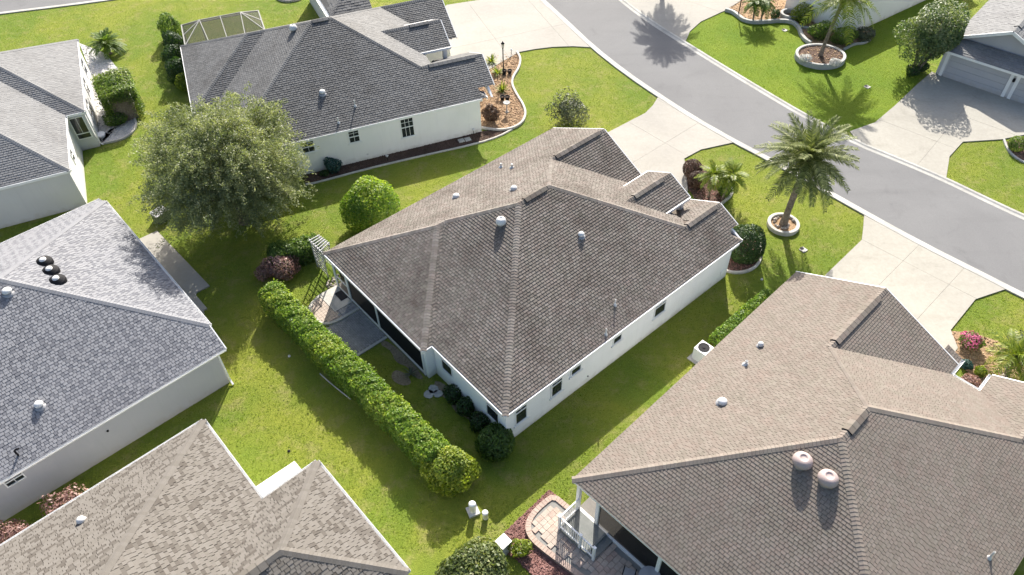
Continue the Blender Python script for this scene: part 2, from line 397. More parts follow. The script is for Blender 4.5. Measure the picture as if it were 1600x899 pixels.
def frond_mesh(L, droop, nl, leaflet, seed, mat, wid=.055):
    """one feather leaf along +X, arching up and down, with two rows of leaflets"""
    r = random.Random(seed); mb = MB(); pts = []
    for k in range(nl + 1):
        t = k / nl; pts.append(Vector((L * (t - .12 * droop * t * t), 0, L * (.16 * t - droop * .55 * t * t))))
    mb.tube([pts[i] for i in range(0, nl + 1, max(1, nl // 6))] , [.028, .024, .02, .016, .012, .009, .006, .005][:len(range(0, nl + 1, max(1, nl // 6)))], 4)
    for k in range(1, nl):
        t = k / nl; p = pts[k]; ax = (pts[k + 1] - pts[k - 1]).normalized()
        ll = leaflet * (.35 + 1.25 * math.sin(math.pi * min(1, t * .86 + .1))) * .75
        for sgn in (-1, 1):
            d = (ax * .62 + Vector((0, sgn, 0)) * .8 + Vector((0, 0, r.uniform(-.1, .35)))).normalized()
            n = d.cross(ax).normalized(); w = ax * wid
            tip = p + d * ll * r.uniform(.85, 1.1) + Vector((0, 0, -ll * .28)); md = p + d * ll * .5 + Vector((0, 0, .02))
            tn = min(1, max(0, r.gauss(.45, .25)))
            mb.poly([p - w * .4, p + w * .4, md + w * .7, md - w * .7], 0, tn); mb.poly([md - w * .7, md + w * .7, tip], 0, tn)
    me_o = mb.build('frond', mat, None, tone=True); me = me_o.data; bpy.data.objects.remove(me_o)
    return me
def palm(name, label, loc, h, lean, L, nf, r0=.17, leaf='leaf_palm', droop=1., group=None, nl=26, leaflet=.42, seed=1, emin=-35, emax=80):
    o = thing(name, label, 'palm', loc, 0, group); r = random.Random(seed)
    top = Vector((lean[0], lean[1], h)); pts = []; rad = []
    for i in range(15):
        t = i / 14; pts.append((top.x * t ** 1.3, top.y * t ** 1.3, h * t)); rad.append(r0 * (1.45 - .45 * min(1, t * 5) if t < .2 else 1.) * (1 + .09 * (i % 2)))
    mb = MB(); mb.tube(pts, rad, 10); mb.build('trunk', 'palm_bark', o)
    mb = MB(); mb.lathe([(r0 * 1.1, -.35), (r0 * 1.9, .0), (r0 * 1.2, .3), (.05, .5)], top, 10); mb.build('crown_shaft', 'palm_bark', o)
    ms = [frond_mesh(L, droop * d, nl, leaflet, seed + i, leaf) for i, d in enumerate((.8, 1.05, 1.3))]
    for i in range(nf):
        f = link('frond', r.choice(ms), o); t = (i + .5) / nf
        f.location = top + Vector((0, 0, .15 + .15 * t))
        f.rotation_euler = (r.uniform(-.25, .25), -math.radians(emin + (emax - emin) * t + r.uniform(-8, 8)), i * 2.39996 + r.uniform(-.15, .15))
        k = r.uniform(.85, 1.08); f.scale = (k, k, k)
    return o

# ------------------------------------------------------------------ polylines and polygons on the ground
def off(pts, d, closed=False):
    """offset a 2-D polyline to its left by d"""
    n = len(pts); out = []
    for i in range(n):
        a = pts[(i - 1) % n] if closed or i > 0 else None; b = pts[(i + 1) % n] if closed or i < n - 1 else None; p = pts[i]
        ns = []
        for q, w in ((a, p), (p, b)):
            if q is None or w is None: continue
            dx, dy = w[0] - q[0], w[1] - q[1]; l = math.hypot(dx, dy) or 1; ns.append((-dy / l, dx / l))
        nx = sum(x[0] for x in ns) / len(ns); ny = sum(x[1] for x in ns) / len(ns); l2 = max(.35, nx * nx + ny * ny)
        out.append((p[0] + nx * d / l2, p[1] + ny * d / l2))
    return out
def smooth(pts, it=2, closed=False):
    pts = [tuple(p[:2]) for p in pts]
    for _ in range(it):
        n = len(pts); q = [] if closed else [pts[0]]
        for i in range(n if closed else n - 1):
            a, b = pts[i], pts[(i + 1) % n]
            q += [(a[0] * .75 + b[0] * .25, a[1] * .75 + b[1] * .25), (a[0] * .25 + b[0] * .75, a[1] * .25 + b[1] * .75)]
        if not closed: q.append(pts[-1])
        pts = q
    return pts
NOGRASS = []
def sheet(name, pts, z, mat, kind='structure', parent=None):
    if name != 'lawn': NOGRASS.append([p[:2] for p in pts])
    mb = MB(); P = [tuple(p[:2]) for p in pts]
    a = sum(P[i][0] * P[(i + 1) % len(P)][1] - P[(i + 1) % len(P)][0] * P[i][1] for i in range(len(P)))
    if a < 0: P = P[::-1]
    mb.poly([(x, y, z) for x, y in P]); o = mb.build(name, mat, parent)
    if parent is None: o['kind'] = kind
    return o
def strip(mb, pts, prof, closed=False, m=0):
    """sweep a (left offset, height) profile along a ground polyline"""
    rails = [[(x, y, z) for x, y in off(pts, d, closed)] for d, z in prof]; n = len(pts)
    for r0, r1 in zip(rails, rails[1:]):
        for i in range(n if closed else n - 1):
            j = (i + 1) % n; mb.poly([r0[i], r0[j], r1[j], r1[i]], m)
    if not closed:
        mb.poly([r[0] for r in rails], m); mb.poly([r[-1] for r in rails][::-1], m)
def edging(name, label, pts, w, h, mat, closed=False, group=None, it=2):
    P = smooth(pts, it, closed); mb = MB()
    strip(mb, P, [(-w / 2, -.05), (-w / 2, h - .02), (-w / 2 + .03, h), (w / 2 - .03, h), (w / 2, h - .02), (w / 2, -.05)], closed)
    c = np.mean(np.array(P), 0); o = mb.build(name, mat); o.location = (c[0], c[1], 0)
    o.data.transform(Matrix.Translation((-c[0], -c[1], 0)))
    return tag(o, label, 'edging', group)
def halfplane(poly, a, b, c):
    """keep a*x+b*y+c >= 0"""
    out = []; n = len(poly)
    for i in range(n):
        p, q = poly[i], poly[(i + 1) % n]; dp = a * p[0] + b * p[1] + c; dq = a * q[0] + b * q[1] + c
        if dp >= 0: out.append(p)
        if (dp >= 0) != (dq >= 0):
            t = dp / (dp - dq); out.append((p[0] + (q[0] - p[0]) * t, p[1] + (q[1] - p[1]) * t))
    return out
def inside(p, poly):
    r = False; n = len(poly)
    for i in range(n):
        a, b = poly[i], poly[(i + 1) % n]
        if (a[1] > p[1]) != (b[1] > p[1]) and p[0] < (b[0] - a[0]) * (p[1] - a[1]) / (b[1] - a[1]) + a[0]: r = not r
    return r
def chips(name, poly, n, size, mat, z=.03, parent=None):
    """loose bark or stone pieces lying on a bed: real small solids, joined"""
    P = [p[:2] for p in poly]; x0, x1 = min(p[0] for p in P), max(p[0] for p in P); y0, y1 = min(p[1] for p in P), max(p[1] for p in P)
    mb = MB(); k = 0; tries = 0
    while k < n and tries < n * 12:
        tries += 1; p = (random.uniform(x0, x1), random.uniform(y0, y1))
        if not inside(p, P): continue
        k += 1; a = random.uniform(0, 3.14); l = size * random.uniform(.5, 1.2); w = l * random.uniform(.3, .7); h = size * random.uniform(.2, .5)
        c, s_ = math.cos(a), math.sin(a); b4 = [(p[0] + c * i * l / 2 - s_ * j * w / 2, p[1] + s_ * i * l / 2 + c * j * w / 2) for i, j in ((-1, -1), (1, -1), (1, 1), (-1, 1))]
        t = random.uniform(-.3, .3) * h; top = [(q[0], q[1], z + h + (t if i < 2 else -t)) for i, q in enumerate(b4)]; bot = [(q[0], q[1], z - .01) for q in b4]
        mb.poly(top)
        for i in range(4): mb.poly([bot[i], bot[(i + 1) % 4], top[(i + 1) % 4], top[i]])
    o = mb.build(name, mat, parent); o['kind'] = 'stuff'
    return o
def slabs(name, poly, cuts, top, mat, gap=.012, wander=0):
    """a concrete drive: one base sheet, and each slab between its control joints a piece of its own"""
    base = sheet(name, poly, top - .03, 'joint'); pieces = [[tuple(p[:2]) for p in poly]]
    for (p, q) in cuts:
        dx, dy = q[0] - p[0], q[1] - p[1]; l = math.hypot(dx, dy); a, b = -dy / l, dx / l; c = -(a * p[0] + b * p[1]); nxt = []
        for P in pieces:
            for s_ in (1, -1):
                h = halfplane(P, a * s_, b * s_, c * s_ - gap / 2)
                if len(h) > 2: nxt.append(h)
        pieces = nxt
    for P in pieces:
        mb = MB(); mb.prism(P, 0, top + random.uniform(-.002, .002)); mb.build('slab', mat, base)
    return base
# ------------------------------------------------------------------ houses
def hsh(a, b, c):
    x = math.sin(a * 12.9898 + b * 78.233 + c * 37.719) * 43758.5453
    return x - math.floor(x)
class House:
    """local frame: u runs from the back to the street, v to the left of u, z up"""
    def __init__(s, name, label, az, px, py, mat_sh, group, exp=.155, tab=.25, lift=.016, butt=.020, mirror=None, tones=None, jit=.4, gap=.011):
        s.gap = gap
        s.root = thing(name, label, 'house', (px, py, 0), math.pi / 2 - az, group)
        s.sh, s.exp, s.tab, s.lift, s.butt, s.mirror, s.tones, s.jit = mat_sh, exp, tab, lift, butt, mirror, tones, jit
        s.deck, s.mb, s.caps, s.vents = MB(), MB(), MB(), MB()
        s.az, s.px, s.py = az, px, py
    def w(s, u, v, z=0.):
        ca, sa = math.cos(s.az), math.sin(s.az)
        return (s.px + u * sa - v * ca, s.py + u * ca + v * sa, z)
    def t(s, p):
        return Vector((s.mirror[0] - p[0], p[1] + s.mirror[1], p[2])) if s.mirror else Vector(p)
    def slope(s, pts):
        P = [s.t(p) for p in pts]
        n = (P[1] - P[0]).cross(P[2] - P[1])
        if n.length < 1e-6: n = (P[2] - P[0]).cross(P[3] - P[0])
        n.normalize()
        if n.z < 0: n = -n; P = P[::-1]
        s.deck.poly([p - n * .012 for p in P])
        h = Vector((0, 0, 1)).cross(n).normalized(); a = n.cross(h)
        if a.z < 0: a = -a; h = -h
        key = round(h.x * 7 + h.y * 13, 1)
        o = P[0]; y_of = lambda p: p.z / a.z
        Q = [(h.dot(p), y_of(p)) for p in P]; base = o - h * h.dot(o) - a * y_of(o)
        ar = sum(Q[i][0] * Q[(i + 1) % len(Q)][1] - Q[(i + 1) % len(Q)][0] * Q[i][1] for i in range(len(Q)))
        if ar < 0: Q = Q[::-1]
        edges = []
        for i in range(len(Q)):
            p, q = Q[i], Q[(i + 1) % len(Q)]; dx, dy = q[0] - p[0], q[1] - p[1]; l = math.hypot(dx, dy)
            if l > 1e-6: edges.append((-dy / l, dx / l, (dy * p[0] - dx * p[1]) / l))
        e = s.exp; y0, y1 = min(q[1] for q in Q), max(q[1] for q in Q)
        mb = s.mb
        for r in range(int(math.floor(y0 / e)), int(math.ceil(y1 / e))):
            ya, yb = r * e, (r + 1) * e
            row = halfplane(halfplane(Q, 0, 1, -ya), 0, -1, yb)
            if len(row) < 3: continue
            xa, xb = min(q[0] for q in row), max(q[0] for q in row)
            T = s.tab; ph = (r % 2) * .5 + .3 * hsh(r, key, 1)
            def bound(i): return (i + ph + (hsh(i, r, key) - .5) * s.jit) * T
            i = int(xa / T) - 2
            while True:
                l_, r_ = bound(i), bound(i + 1); i += 1
                if l_ > xb: break
                if r_ < xa: continue
                g = s.gap
                c = [(l_ + g, ya), (r_ - g, ya), (r_ - g, yb), (l_ + g, yb)]
                for (A, B, C) in edges:
                    if any(A * x + B * y + C < 0 for x, y in c):
                        c = halfplane(c, A, B, C)
                        if len(c) < 3: break
                if len(c) < 3: continue
                u = hsh(i * 3.1, r * 1.7, key + 5); lf = s.lift * (.0 if hsh(i, r, key + 9) < .5 else .7)
                if s.tones: tn = s.tones(u, hsh(i + .3, r, key + 2), i + (r % 2))
                else: tn = .5 + (u - .5) * .6
                top = [base + h * x + a * y + n * (.004 + lf + s.butt * (1 - (y - ya) / e)) for x, y in c]
                k = len(mb.v); m = len(top)
                mb.v += [tuple(p) for p in top]; mb.f.append(tuple(range(k, k + m))); mb.m.append(0); mb.t.append(tn)
                low = [base + h * x + a * y - n * .008 for x, y in c]
                mb.v += [tuple(p) for p in low]
                for j in range(m):
                    q = (j + 1) % m
                    if c[j][1] > yb - 1e-4 and c[q][1] > yb - 1e-4: continue
                    mb.f.append((k + j, k + m + j, k + m + q, k + q)); mb.m.append(0); mb.t.append(tn * .45)  # tab edges toned darker, painting shadow lines between courses
    def cap(s, p, q, drop, W=.155, step=.15):
        """overlapping cap shingles along a hip or ridge, p at the low end"""
        p, q = s.t(p), s.t(q)
        if q.z < p.z - 1e-6: p, q = q, p
        L = (q - p).length; d = (q - p) / L; w = Vector((-d.y, d.x, 0)).normalized(); n = max(1, int(L / step)); mb = s.caps
        for i in range(n):
            a, b = p + d * (i * L / n), p + d * (min(L, (i + 1.12) * L / n)); ha, hb = .040, .022; tn = .8 + (hsh(i, p.x, q.y) - .5) * .4  # cap tone raised above the field, painting in light from above
            A = [a - w * W + Vector((0, 0, ha - drop * W)), a + Vector((0, 0, ha + .016)), a + w * W + Vector((0, 0, ha - drop * W))]
            B = [b - w * W + Vector((0, 0, hb - drop * W)), b + Vector((0, 0, hb + .016)), b + w * W + Vector((0, 0, hb - drop * W))]
            dn = Vector((0, 0, -.035))
            mb.poly([A[0], A[1], B[1], B[0]], 0, tn); mb.poly([A[1], A[2], B[2], B[1]], 0, tn)
            mb.poly([A[0] + dn, A[1] + dn, A[1], A[0]], 0, tn); mb.poly([A[1] + dn, A[2] + dn, A[2], A[1]], 0, tn)
            mb.poly([A[0] + dn, A[0], B[0], B[0] + dn], 0, tn); mb.poly([A[2], A[2] + dn, B[2] + dn, B[2]], 0, tn)
    def ridge_vent(s, p, q, drop, W=.2, hgt=.095):
        """a raised, shingle-covered vent along the ridge; black faces under its edges"""
        p, q = s.t(p), s.t(q); d = (q - p).normalized(); w = Vector((-d.y, d.x, 0)); Z = Vector((0, 0, 1)); mb = MB(); L = (q - p).length; n = max(2, int(L / .3))
        for i in range(n):
            a, b = p + d * (L * i / n + .012), p + d * (L * (i + 1) / n - .004); tn = .5 + (hsh(i, p.y, 3) - .5) * .6
            for sg in (-1, 1):
                c = [a + Z * hgt, b + Z * hgt, b + w * sg * W + Z * (hgt - drop * W), a + w * sg * W + Z * (hgt - drop * W)]
                mb.poly(c if sg < 0 else c[::-1], 0, tn)
                f = [c[3], c[2], c[2] - Z * .035, c[3] - Z * .035]; mb.poly(f, 0, tn * .8)
        for sg in (-1, 1):
            a, b = p + w * sg * (W - .05) + Z * (hgt - .03 - drop * (W - .05)), q + w * sg * (W - .05) + Z * (hgt - .03 - drop * (W - .05))
            mb.poly([a, b, b - Z * .12, a - Z * .12], 1)  # black strips, and end faces below, paint in the vent's shadow
        for e in (p, q):
            mb.poly([e + Z * (hgt - .012), e + w * W + Z * (hgt - .012 - drop * W), e + w * W + Z * (hgt - .13 - drop * W), e - w * W + Z * (hgt - .13 - drop * W), e - w * W + Z * (hgt - .012 - drop * W)], 1)
        mb.build('ridge_vent', [s.sh, 'black'], s.root, tone=True)
    def finish(s):
        s.roof = s.deck.build('roof', s.sh, s.root)
        o = s.mb.build('shingles', s.sh, s.roof, tone=True); o['kind'] = 'stuff'
        if s.caps.f: o = s.caps.build('cap_shingles', s.sh, s.roof, tone=True); o['kind'] = 'stuff'
    def part(s, name, mb, mats, parent=None, smooth=False, label=None):
        o = mb.build(name, mats, parent or s.root, smooth)
        if label: o['label'] = label
        return o
    def gutter(s, p, q, outw, mats='white', w=.11, h=.13):
        """an open eaves gutter just outside and below the roof edge; outw = outward unit vector (u, v)"""
        p, q = s.t(p), s.t(q); o = Vector((outw[0] * (-1 if s.mirror else 1), outw[1], 0)); mb = MB(); Z = Vector((0, 0, 1))
        prof = [(-.02, -.03), (-.02, -h), (w - .03, -h), (w, -.02), (w - .012, -.02), (w - .04, -h + .012), (-.008, -h + .012), (-.008, -.03)]
        A = [p + o * a + Z * b for a, b in prof]; B = [q + o * a + Z * b for a, b in prof]
        for i in range(len(prof)):
            j = (i + 1) % len(prof); mb.poly([A[i], A[j], B[j], B[i]])
        mb.poly(A[:4]); mb.poly(B[:4][::-1])
        return s.part('gutter', mb, mats)
    def board(s, p, q, w=.05, h=.17, dz=-.07, name='fascia', mats='white'):
        p, q = s.t(p), s.t(q); mb = MB(); Z = Vector((0, 0, dz)); mb.beam(p + Z, q + Z, w, h); return s.part(name, mb, mats)
    def wall(s, pts, z1, mats, label=None, z0=0.):
        if z0 == 0: NOGRASS.append([s.w(*tuple(s.t((x, y, 0)))[:2])[:2] for x, y in pts])
        mb = MB(); mb.prism([tuple(s.t((x, y, 0)))[:2] for x, y in pts], z0, z1); return s.part('wall', mb, mats, label=label)
    def gable(s, tri, thick, mats):
        """triangular wall under a gable; tri = three (u,v,z) in one upright plane, thick along u"""
        mb = MB(); A = [s.t(p) for p in tri]; B = [s.t((p[0] - thick, p[1], p[2])) for p in tri]
        mb.poly(A); mb.poly(B[::-1])
        for i in range(len(tri)):
            j = (i + 1) % len(tri); mb.poly([A[i], B[i], B[j], A[j]])
        s.part('gable_wall', mb, mats)
    def window(s, ax, c, sgn, a0, a1, z0, z1, cols=2, rows=1, sill=True, top_rows=1, split=.52):
        """a hung window on the upright plane ax = c, facing sgn; a0..a1 along the wall"""
        def P(a, d, z):                                   # d = distance proud of the wall
            return s.t((a, c + sgn * d, z)) if ax == 'v' else s.t((c + sgn * d, a, z))
        def blk(mb, x0, x1, za, zb, d0, d1, m=0):
            c8 = [P(x, d, z) for d in (d0, d1) for x, z in ((x0, za), (x1, za), (x1, zb), (x0, zb))]
            mb.poly(c8[4:], m); mb.poly(c8[:4][::-1], m)
            for i in range(4):
                j = (i + 1) % 4; mb.poly([c8[i], c8[j], c8[4 + j], c8[4 + i]], m)
        f = .055; zm = z0 + (z1 - z0) * split; fr = MB()
        for x0, x1, za, zb in ((a0, a0 + f, z0, z1), (a1 - f, a1, z0, z1), (a0 + f, a1 - f, z1 - f, z1), (a0 + f, a1 - f, z0, z0 + f)): blk(fr, x0, x1, za, zb, .0, .045)
        blk(fr, a0 + f, a1 - f, zm - .03, zm + .03, .0, .04)
        W = s.part('window', fr, 'white')
        for za, zb in ((z0 + f, zm - .03), (zm + .03, z1 - f)):
            g = MB(); blk(g, a0 + f, a1 - f, za, zb, .001, .012); s.part('pane', g, 'glass', W)
        for i in range(1, cols):
            x = a0 + f + (a1 - a0 - 2 * f) * i / cols; g = MB(); blk(g, x - .012, x + .012, zm + .03, z1 - f, .012, .022); 
            if top_rows > 1: blk(g, x - .012, x + .012, z0 + f, zm - .03, .012, .022)
            s.part('muntin', g, 'white', W)
        if top_rows > 1:
            zz = (zm + z1 - f) / 2; g = MB(); blk(g, a0 + f, a1 - f, zz - .012, zz + .012, .0125, .0215); s.part('muntin', g, 'white', W)
        if sill: g = MB(); blk(g, a0 - .08, a1 + .08, z0 - .12, z0 - .002, .0, .075); s.part('sill', g, 'white', W)
        return W
    def dome_vent(s, u, v, z, r=.19, mats=('metal', 'lead'), label=None, hgt=1.):
        mb = MB(); c = s.t((u, v, z))
        mb.lathe([(r * 1.3, -.16), (r * 1.25, .0), (r * .62, .01), (r * .62, .09 * hgt), (r * .95, .07 * hgt), (r, .11 * hgt), (r * .93, .17 * hgt), (r * .7, .225 * hgt), (r * .35, .25 * hgt), (.02, .255 * hgt)], c, 18, [1, 1, 1, 0, 0, 0, 0, 0, 0])
        return s.part('dome_vent', mb, list(mats), smooth=True, label=label)
    def turbine(s, u, v, z, r, mats, label=None):
        """a wide low roof ventilator: flashing, neck, and a dished cap"""
        mb = MB(); c = s.t((u, v, z))
        mb.lathe([(r * .7, -.2), (r * .7, .12), (r * .96, .10), (r, .16), (r * .93, .27), (r * .75, .36), (r * .5, .40), (r * .36, .40), (r * .33, .375), (r * .1, .37)], c, 22, [1, 0, 0, 0, 0, 0, 0, 0, 0])
        return s.part('roof_ventilator', mb, list(mats), smooth=True, label=label)
    def pipe(s, u, v, z, h=.38, r=.05, mats='metal', label=None):
        mb = MB(); c = s.t((u, v, z)); mb.lathe([(r * 3, -.05), (r * 2.4, .03), (r * 1.25, .12), (r, .13), (r, h), (r * .75, h), (r * .75, h - .05)], c, 10)
        return s.part('vent_pipe', mb, mats, label=label)
    def template(s, V1, j, W, he, k, u8, t, q, U2, U3, U4, cut, ef=None, gutters=True):
        """the plan shared by several houses here: hipped body with a jog at the back, garage gable and front-room gable towards the street"""
        R = (V1 + W) / 2; vr = V1 - R; uf = u8 + R
        F = lambda u, v: (u, v, he + k * (V1 - v)); Lp = lambda u, v: (u, v, he + k * u); S_ = lambda u, v: (u, v, he + k * v)
        E = lambda u, v: (u, v, he + k * (u - j)); N = lambda u, v: (u, v, he + k * (v + W)); FR = lambda u, v: (u, v, he + k * (uf - u))
        a = V1 / 2; vg = vr + t; gn = vg - (R - t); vq = vr - q; fn = 2 * vq + W
        if j > 0:
            s.slope([F(0, V1), F(a, a), F(a + j, a), F(a + j, V1)]); s.slope([F(a + j, a), F(j + R, vr), F(u8, vr), F(u8, V1), F(a + j, V1)])
            s.slope([Lp(0, 0), Lp(0, V1), Lp(a, a)]); s.slope([S_(0, 0), S_(a, a), S_(a + j, a), S_(j, 0)])
            s.slope([E(j, 0), E(j, -W), E(j + R, vr), E(j + a, a)])
            s.cap(F(0, V1), F(a, a), k / 1.414); s.cap(F(a, a), F(a + j, a), k); s.cap(F(a + j, a), F(j + R, vr), k / 1.414); s.cap(S_(0, 0), S_(a, a), k / 1.414)
        else:
            s.slope([F(0, V1), F(R, vr), F(u8, vr), F(u8, V1)]); s.slope([E(0, 0), E(0, V1), E(R, vr)])
            s.cap(F(0, V1), F(R, vr), k / 1.414)
        s.slope([F(u8, vr), F(u8 + t, vg), F(u8 + t, V1), F(u8, V1)]); s.slope([F(u8 + t, vg), F(U3, vg), F(U3, V1), F(u8 + t, V1)])
        s.slope([N(j, -W), N(u8 + q, -W), N(u8 + q, vq), N(u8, vr), N(j + R, vr)])
        U2b = U2 - .35; s.slope([N(u8 + q, -W), N(U2b, -W), N(U2b, vq), N(u8 + q, vq)]); s.slope([N(U2b, vq), N(U4, vq), N(U4, -W + .75), N(U2b, -W + .75)])
        s.cap(N(j, -W), N(j + R, vr), k / 1.414); s.cap(N(j + R, vr), N(u8, vr), k); s.cap(N(u8 + q, vq), N(u8, vr), k / 1.414); s.cap(N(u8 + q, vq), N(U4, vq), k)
        # eave return at the foot of the front-room gable
        z = he
        s.slope([N(U2b, -W), N(U2, -W), (U2b, -W + .35, he + k * .35)]); s.slope([(U2, -W, z), (U2, -W + .75, z), (U2b, -W + .75, z + k * .35), (U2b, -W + .35, z + k * .35)])
        # street slope
        G0 = lambda u: uf - u + gn                                                       # valley against the garage
        c_lo = fn; pts = [(u8, vr), (u8 + q, vq)]
        vv = lambda u: u - uf + fn                                                        # valley against the front room
        if ef is None: s.slope([FR(u8, vr), FR(u8 + q, vq), FR(uf, fn), FR(uf, gn), FR(u8 + t, vg)])
        else:
            s.slope([FR(u8, vr), FR(u8 + q, vq), FR(cut, vv(cut)), FR(cut, G0(cut)), FR(u8 + t, vg)])
            vf = 2 * ef[0] - ef[1]
            if G0(cut) > vf: s.slope([FR(cut, vf), FR(min(uf, uf + gn - vf), vf), FR(cut, G0(cut))])
        s.slope([(u8 + q, vq, he + k * (R - q)), (U4, vq, he + k * (R - q)), (U4, fn, he), (max(cut, U2 - 2), fn, he), (cut, vv(cut), he + k * (fn - vv(cut)))] if ef is not None else
                [(u8 + q, vq, he + k * (R - q)), (U4, vq, he + k * (R - q)), (U4, fn, he), (uf, fn, he)])
        # garage near slope
        s.slope([(u8 + t, vg, he + k * (R - t)), (U3, vg, he + k * (R - t)), (U3, gn, he), (min(U3, uf), gn, he)] if U3 > uf + .05 else
                [(u8 + t, vg, he + k * (R - t)), (U3, vg, he + k * (R - t)), (U3, G0(U3), he + k * (uf - U3))])
        s.cap(F(u8, vr), F(u8 + t, vg), k / 1.414, W=.1); s.cap(F(u8 + t, vg), F(U3, vg), k)
        # street gables
        for (Ug, vp, zp, half) in ((U3, vg, he + k * (R - t), R - t), (U4, vq, he + k * (R - q), R - q)):
            s.gable([(Ug - .35, vp, zp - .08), (Ug - .35, vp + half, he - .08), (Ug - .35, vp - half, he - .08)], .12, 'stucco_white')
            s.board((Ug + .03, vp, zp), (Ug + .03, vp + half, he)); s.board((Ug + .03, vp, zp), (Ug + .03, vp - half + (.75 if vp == vq else 0), he + (k * .75 if vp == vq else 0)))
        if ef is not None:                                                                # entry gable (v ridge, v near eave, z ridge, u front)
            ve, vn, ze, ue = ef; zn = ze - k * (ve - vn); us = uf - (ze - he) / k; ub = uf - (zn - he) / k
            for sg in (1, -1):
                vo = ve - sg * (ve - vn)
                s.slope([(us, ve, ze), (ue, ve, ze), (ue, vo, zn), (ub, vo, zn)])
                s.board((ub, vo - sg * .03, zn), (ue, vo - sg * .03, zn), .06, .16, -.06)
                s.board((ue + .03, ve, ze), (ue + .03, vo, zn))
            s.cap((us, ve, ze), (ue, ve, ze), k)
            s.gable([(ue - .3, ve, ze - .08), (ue - .3, 2 * ve - vn, zn - .08), (ue - .3, vn, zn - .08)], .12, 'stucco_white')
            for vo in (vn + .25, 2 * ve - vn - .25):
                c = s.t((ue - .4, vo, 0)); mb = MB(); mb.box(c.x - .14, c.x + .14, c.y - .14, c.y + .14, 0, zn - .05); s.part('porch_column', mb, 'white')

        return dict(R=R, vr=vr, uf=uf, gn=gn, fn=fn, vg=vg, vq=vq)

GRP = 'single-storey houses round the street'
# ---- the white house in the middle
A = House('house', 'white stucco house with brown-grey hipped roof and dark screened lanai in the middle', .8741, -4.3391, 22.8506, 'shA', GRP, exp=.15, tab=.22, butt=.026, lift=.004, gap=.012)
ad = A.template(9.09, .52, 5.43, 2.6, .5, 9.86, 2.94, 5.15, 17.51, 17.06, 17.94, 15.7, (-.3, -1.85, 4.35, 17.2))
he, k = 2.6, .5
A.ridge_vent((8.15, 1.83, 6.23), (9.55, 1.83, 6.23), k); A.ridge_vent((13.1, 4.77, 4.76), (16.6, 4.77, 4.76), k)
A.ridge_vent((14.2, -.3, 4.35), (16.5, -.3, 4.35), k); A.ridge_vent((15.2, -3.32, 3.655), (17.5, -3.32, 3.655), k)
A.turbine(6.55, 1.78, 5.6, .27, ('metal', 'lead'), 'large white ventilator below the ridge')
A.dome_vent(9.51, -.96, 4.83, .17); A.dome_vent(7.39, 6.69, 3.8, .2); A.dome_vent(8.98, 3.59, 5.35, .19)
A.pipe(11.29, 7.42, 3.43, .3, .06); A.pipe(11.33, 6.48, 3.9, .3, .06); A.pipe(8.58, -4.39, 3.12, .42, .035); A.pipe(7.15, -5.19, 2.72, .42, .035)
A.finish()
o_ = .16
A.wall([(.52 + o_, -5.43 + o_), (17.0, -5.43 + o_), (17.0, -1.4), (15.6, -1.4), (15.6, 1.0), (16.5, 1.0), (16.5, 8.9), (4., 8.9), (4., .18), (.52 + o_, .18)], 2.56, 'stucco_white')
A.wall([(.2, .22), (.2, .42), (4.0, .42), (4.0, .22)], 2.56, 'stucco_white', 'short return wall at the end of the lanai')
mb = MB(); mb.box(.14, 4., .42, 8.95, 0, .07); A.part('lanai_floor', mb, 'tan_floor')
for (u0, v0, u1, v1, oo) in (((.0), 0, .0, 9.09, (-1, 0)), (.52, -5.43, .52, 0, (-1, 0)), (.5, -5.43, 17.2, -5.43, (0, -1)), (0, 9.0, 16.9, 9.0, (0, 1))):
    A.board((u0 + oo[0] * .03, v0 + oo[1] * .03, 2.6), (u1 + oo[0] * .03, v1 + oo[1] * .03, 2.6), .06, .17, -.085 if v1 < 9 or u1 < 1 else -.13)
A.board((0, -.03, 2.6), (.5, -.03, 2.6), .06, .17, -.085); A.board((17.54, -5.43, 2.6), (17.54, -4.68, 2.6), .06, .17, -.085)
mb = MB(); mb.box(17.0, 17.5, -5.4, -4.7, 2.42, 2.5); A.part('soffit', mb, 'white')
vp = -5.43 + o_
for a0, a1, z0, z1, c in ((1.2, 1.94, .95, 2.44, 2), (3.46, 4.2, 1.02, 2.44, 2), (4.74, 5.44, 1.56, 2.44, 2), (7.64, 8.28, 1.55, 2.44, 2), (10.7, 11.6, 1.2, 2.44, 3)):
    A.window('v', vp, -1, a0, a1, z0, z1, c, split=.6 if z1 - z0 > 1 else .55)
A.window('u', .52 + o_, -1, -1.3, -.42, 1.1, 2.3, 1, split=.66, sill=False); A.window('u', .52 + o_, -1, -4.78, -3.86, .95, 2.3, 1, split=.66, sill=False)
mb = MB(); mb.box(16.4, 16.75, vp - .03, vp, .45, .8); A.part('vent_cover', mb, 'stucco_white')
mb = MB(); mb.tube([(6.0, vp + .02, .5), (6.0, vp - .06, .5)], .05, 8); A.part('wall_outlet', mb, 'lead')
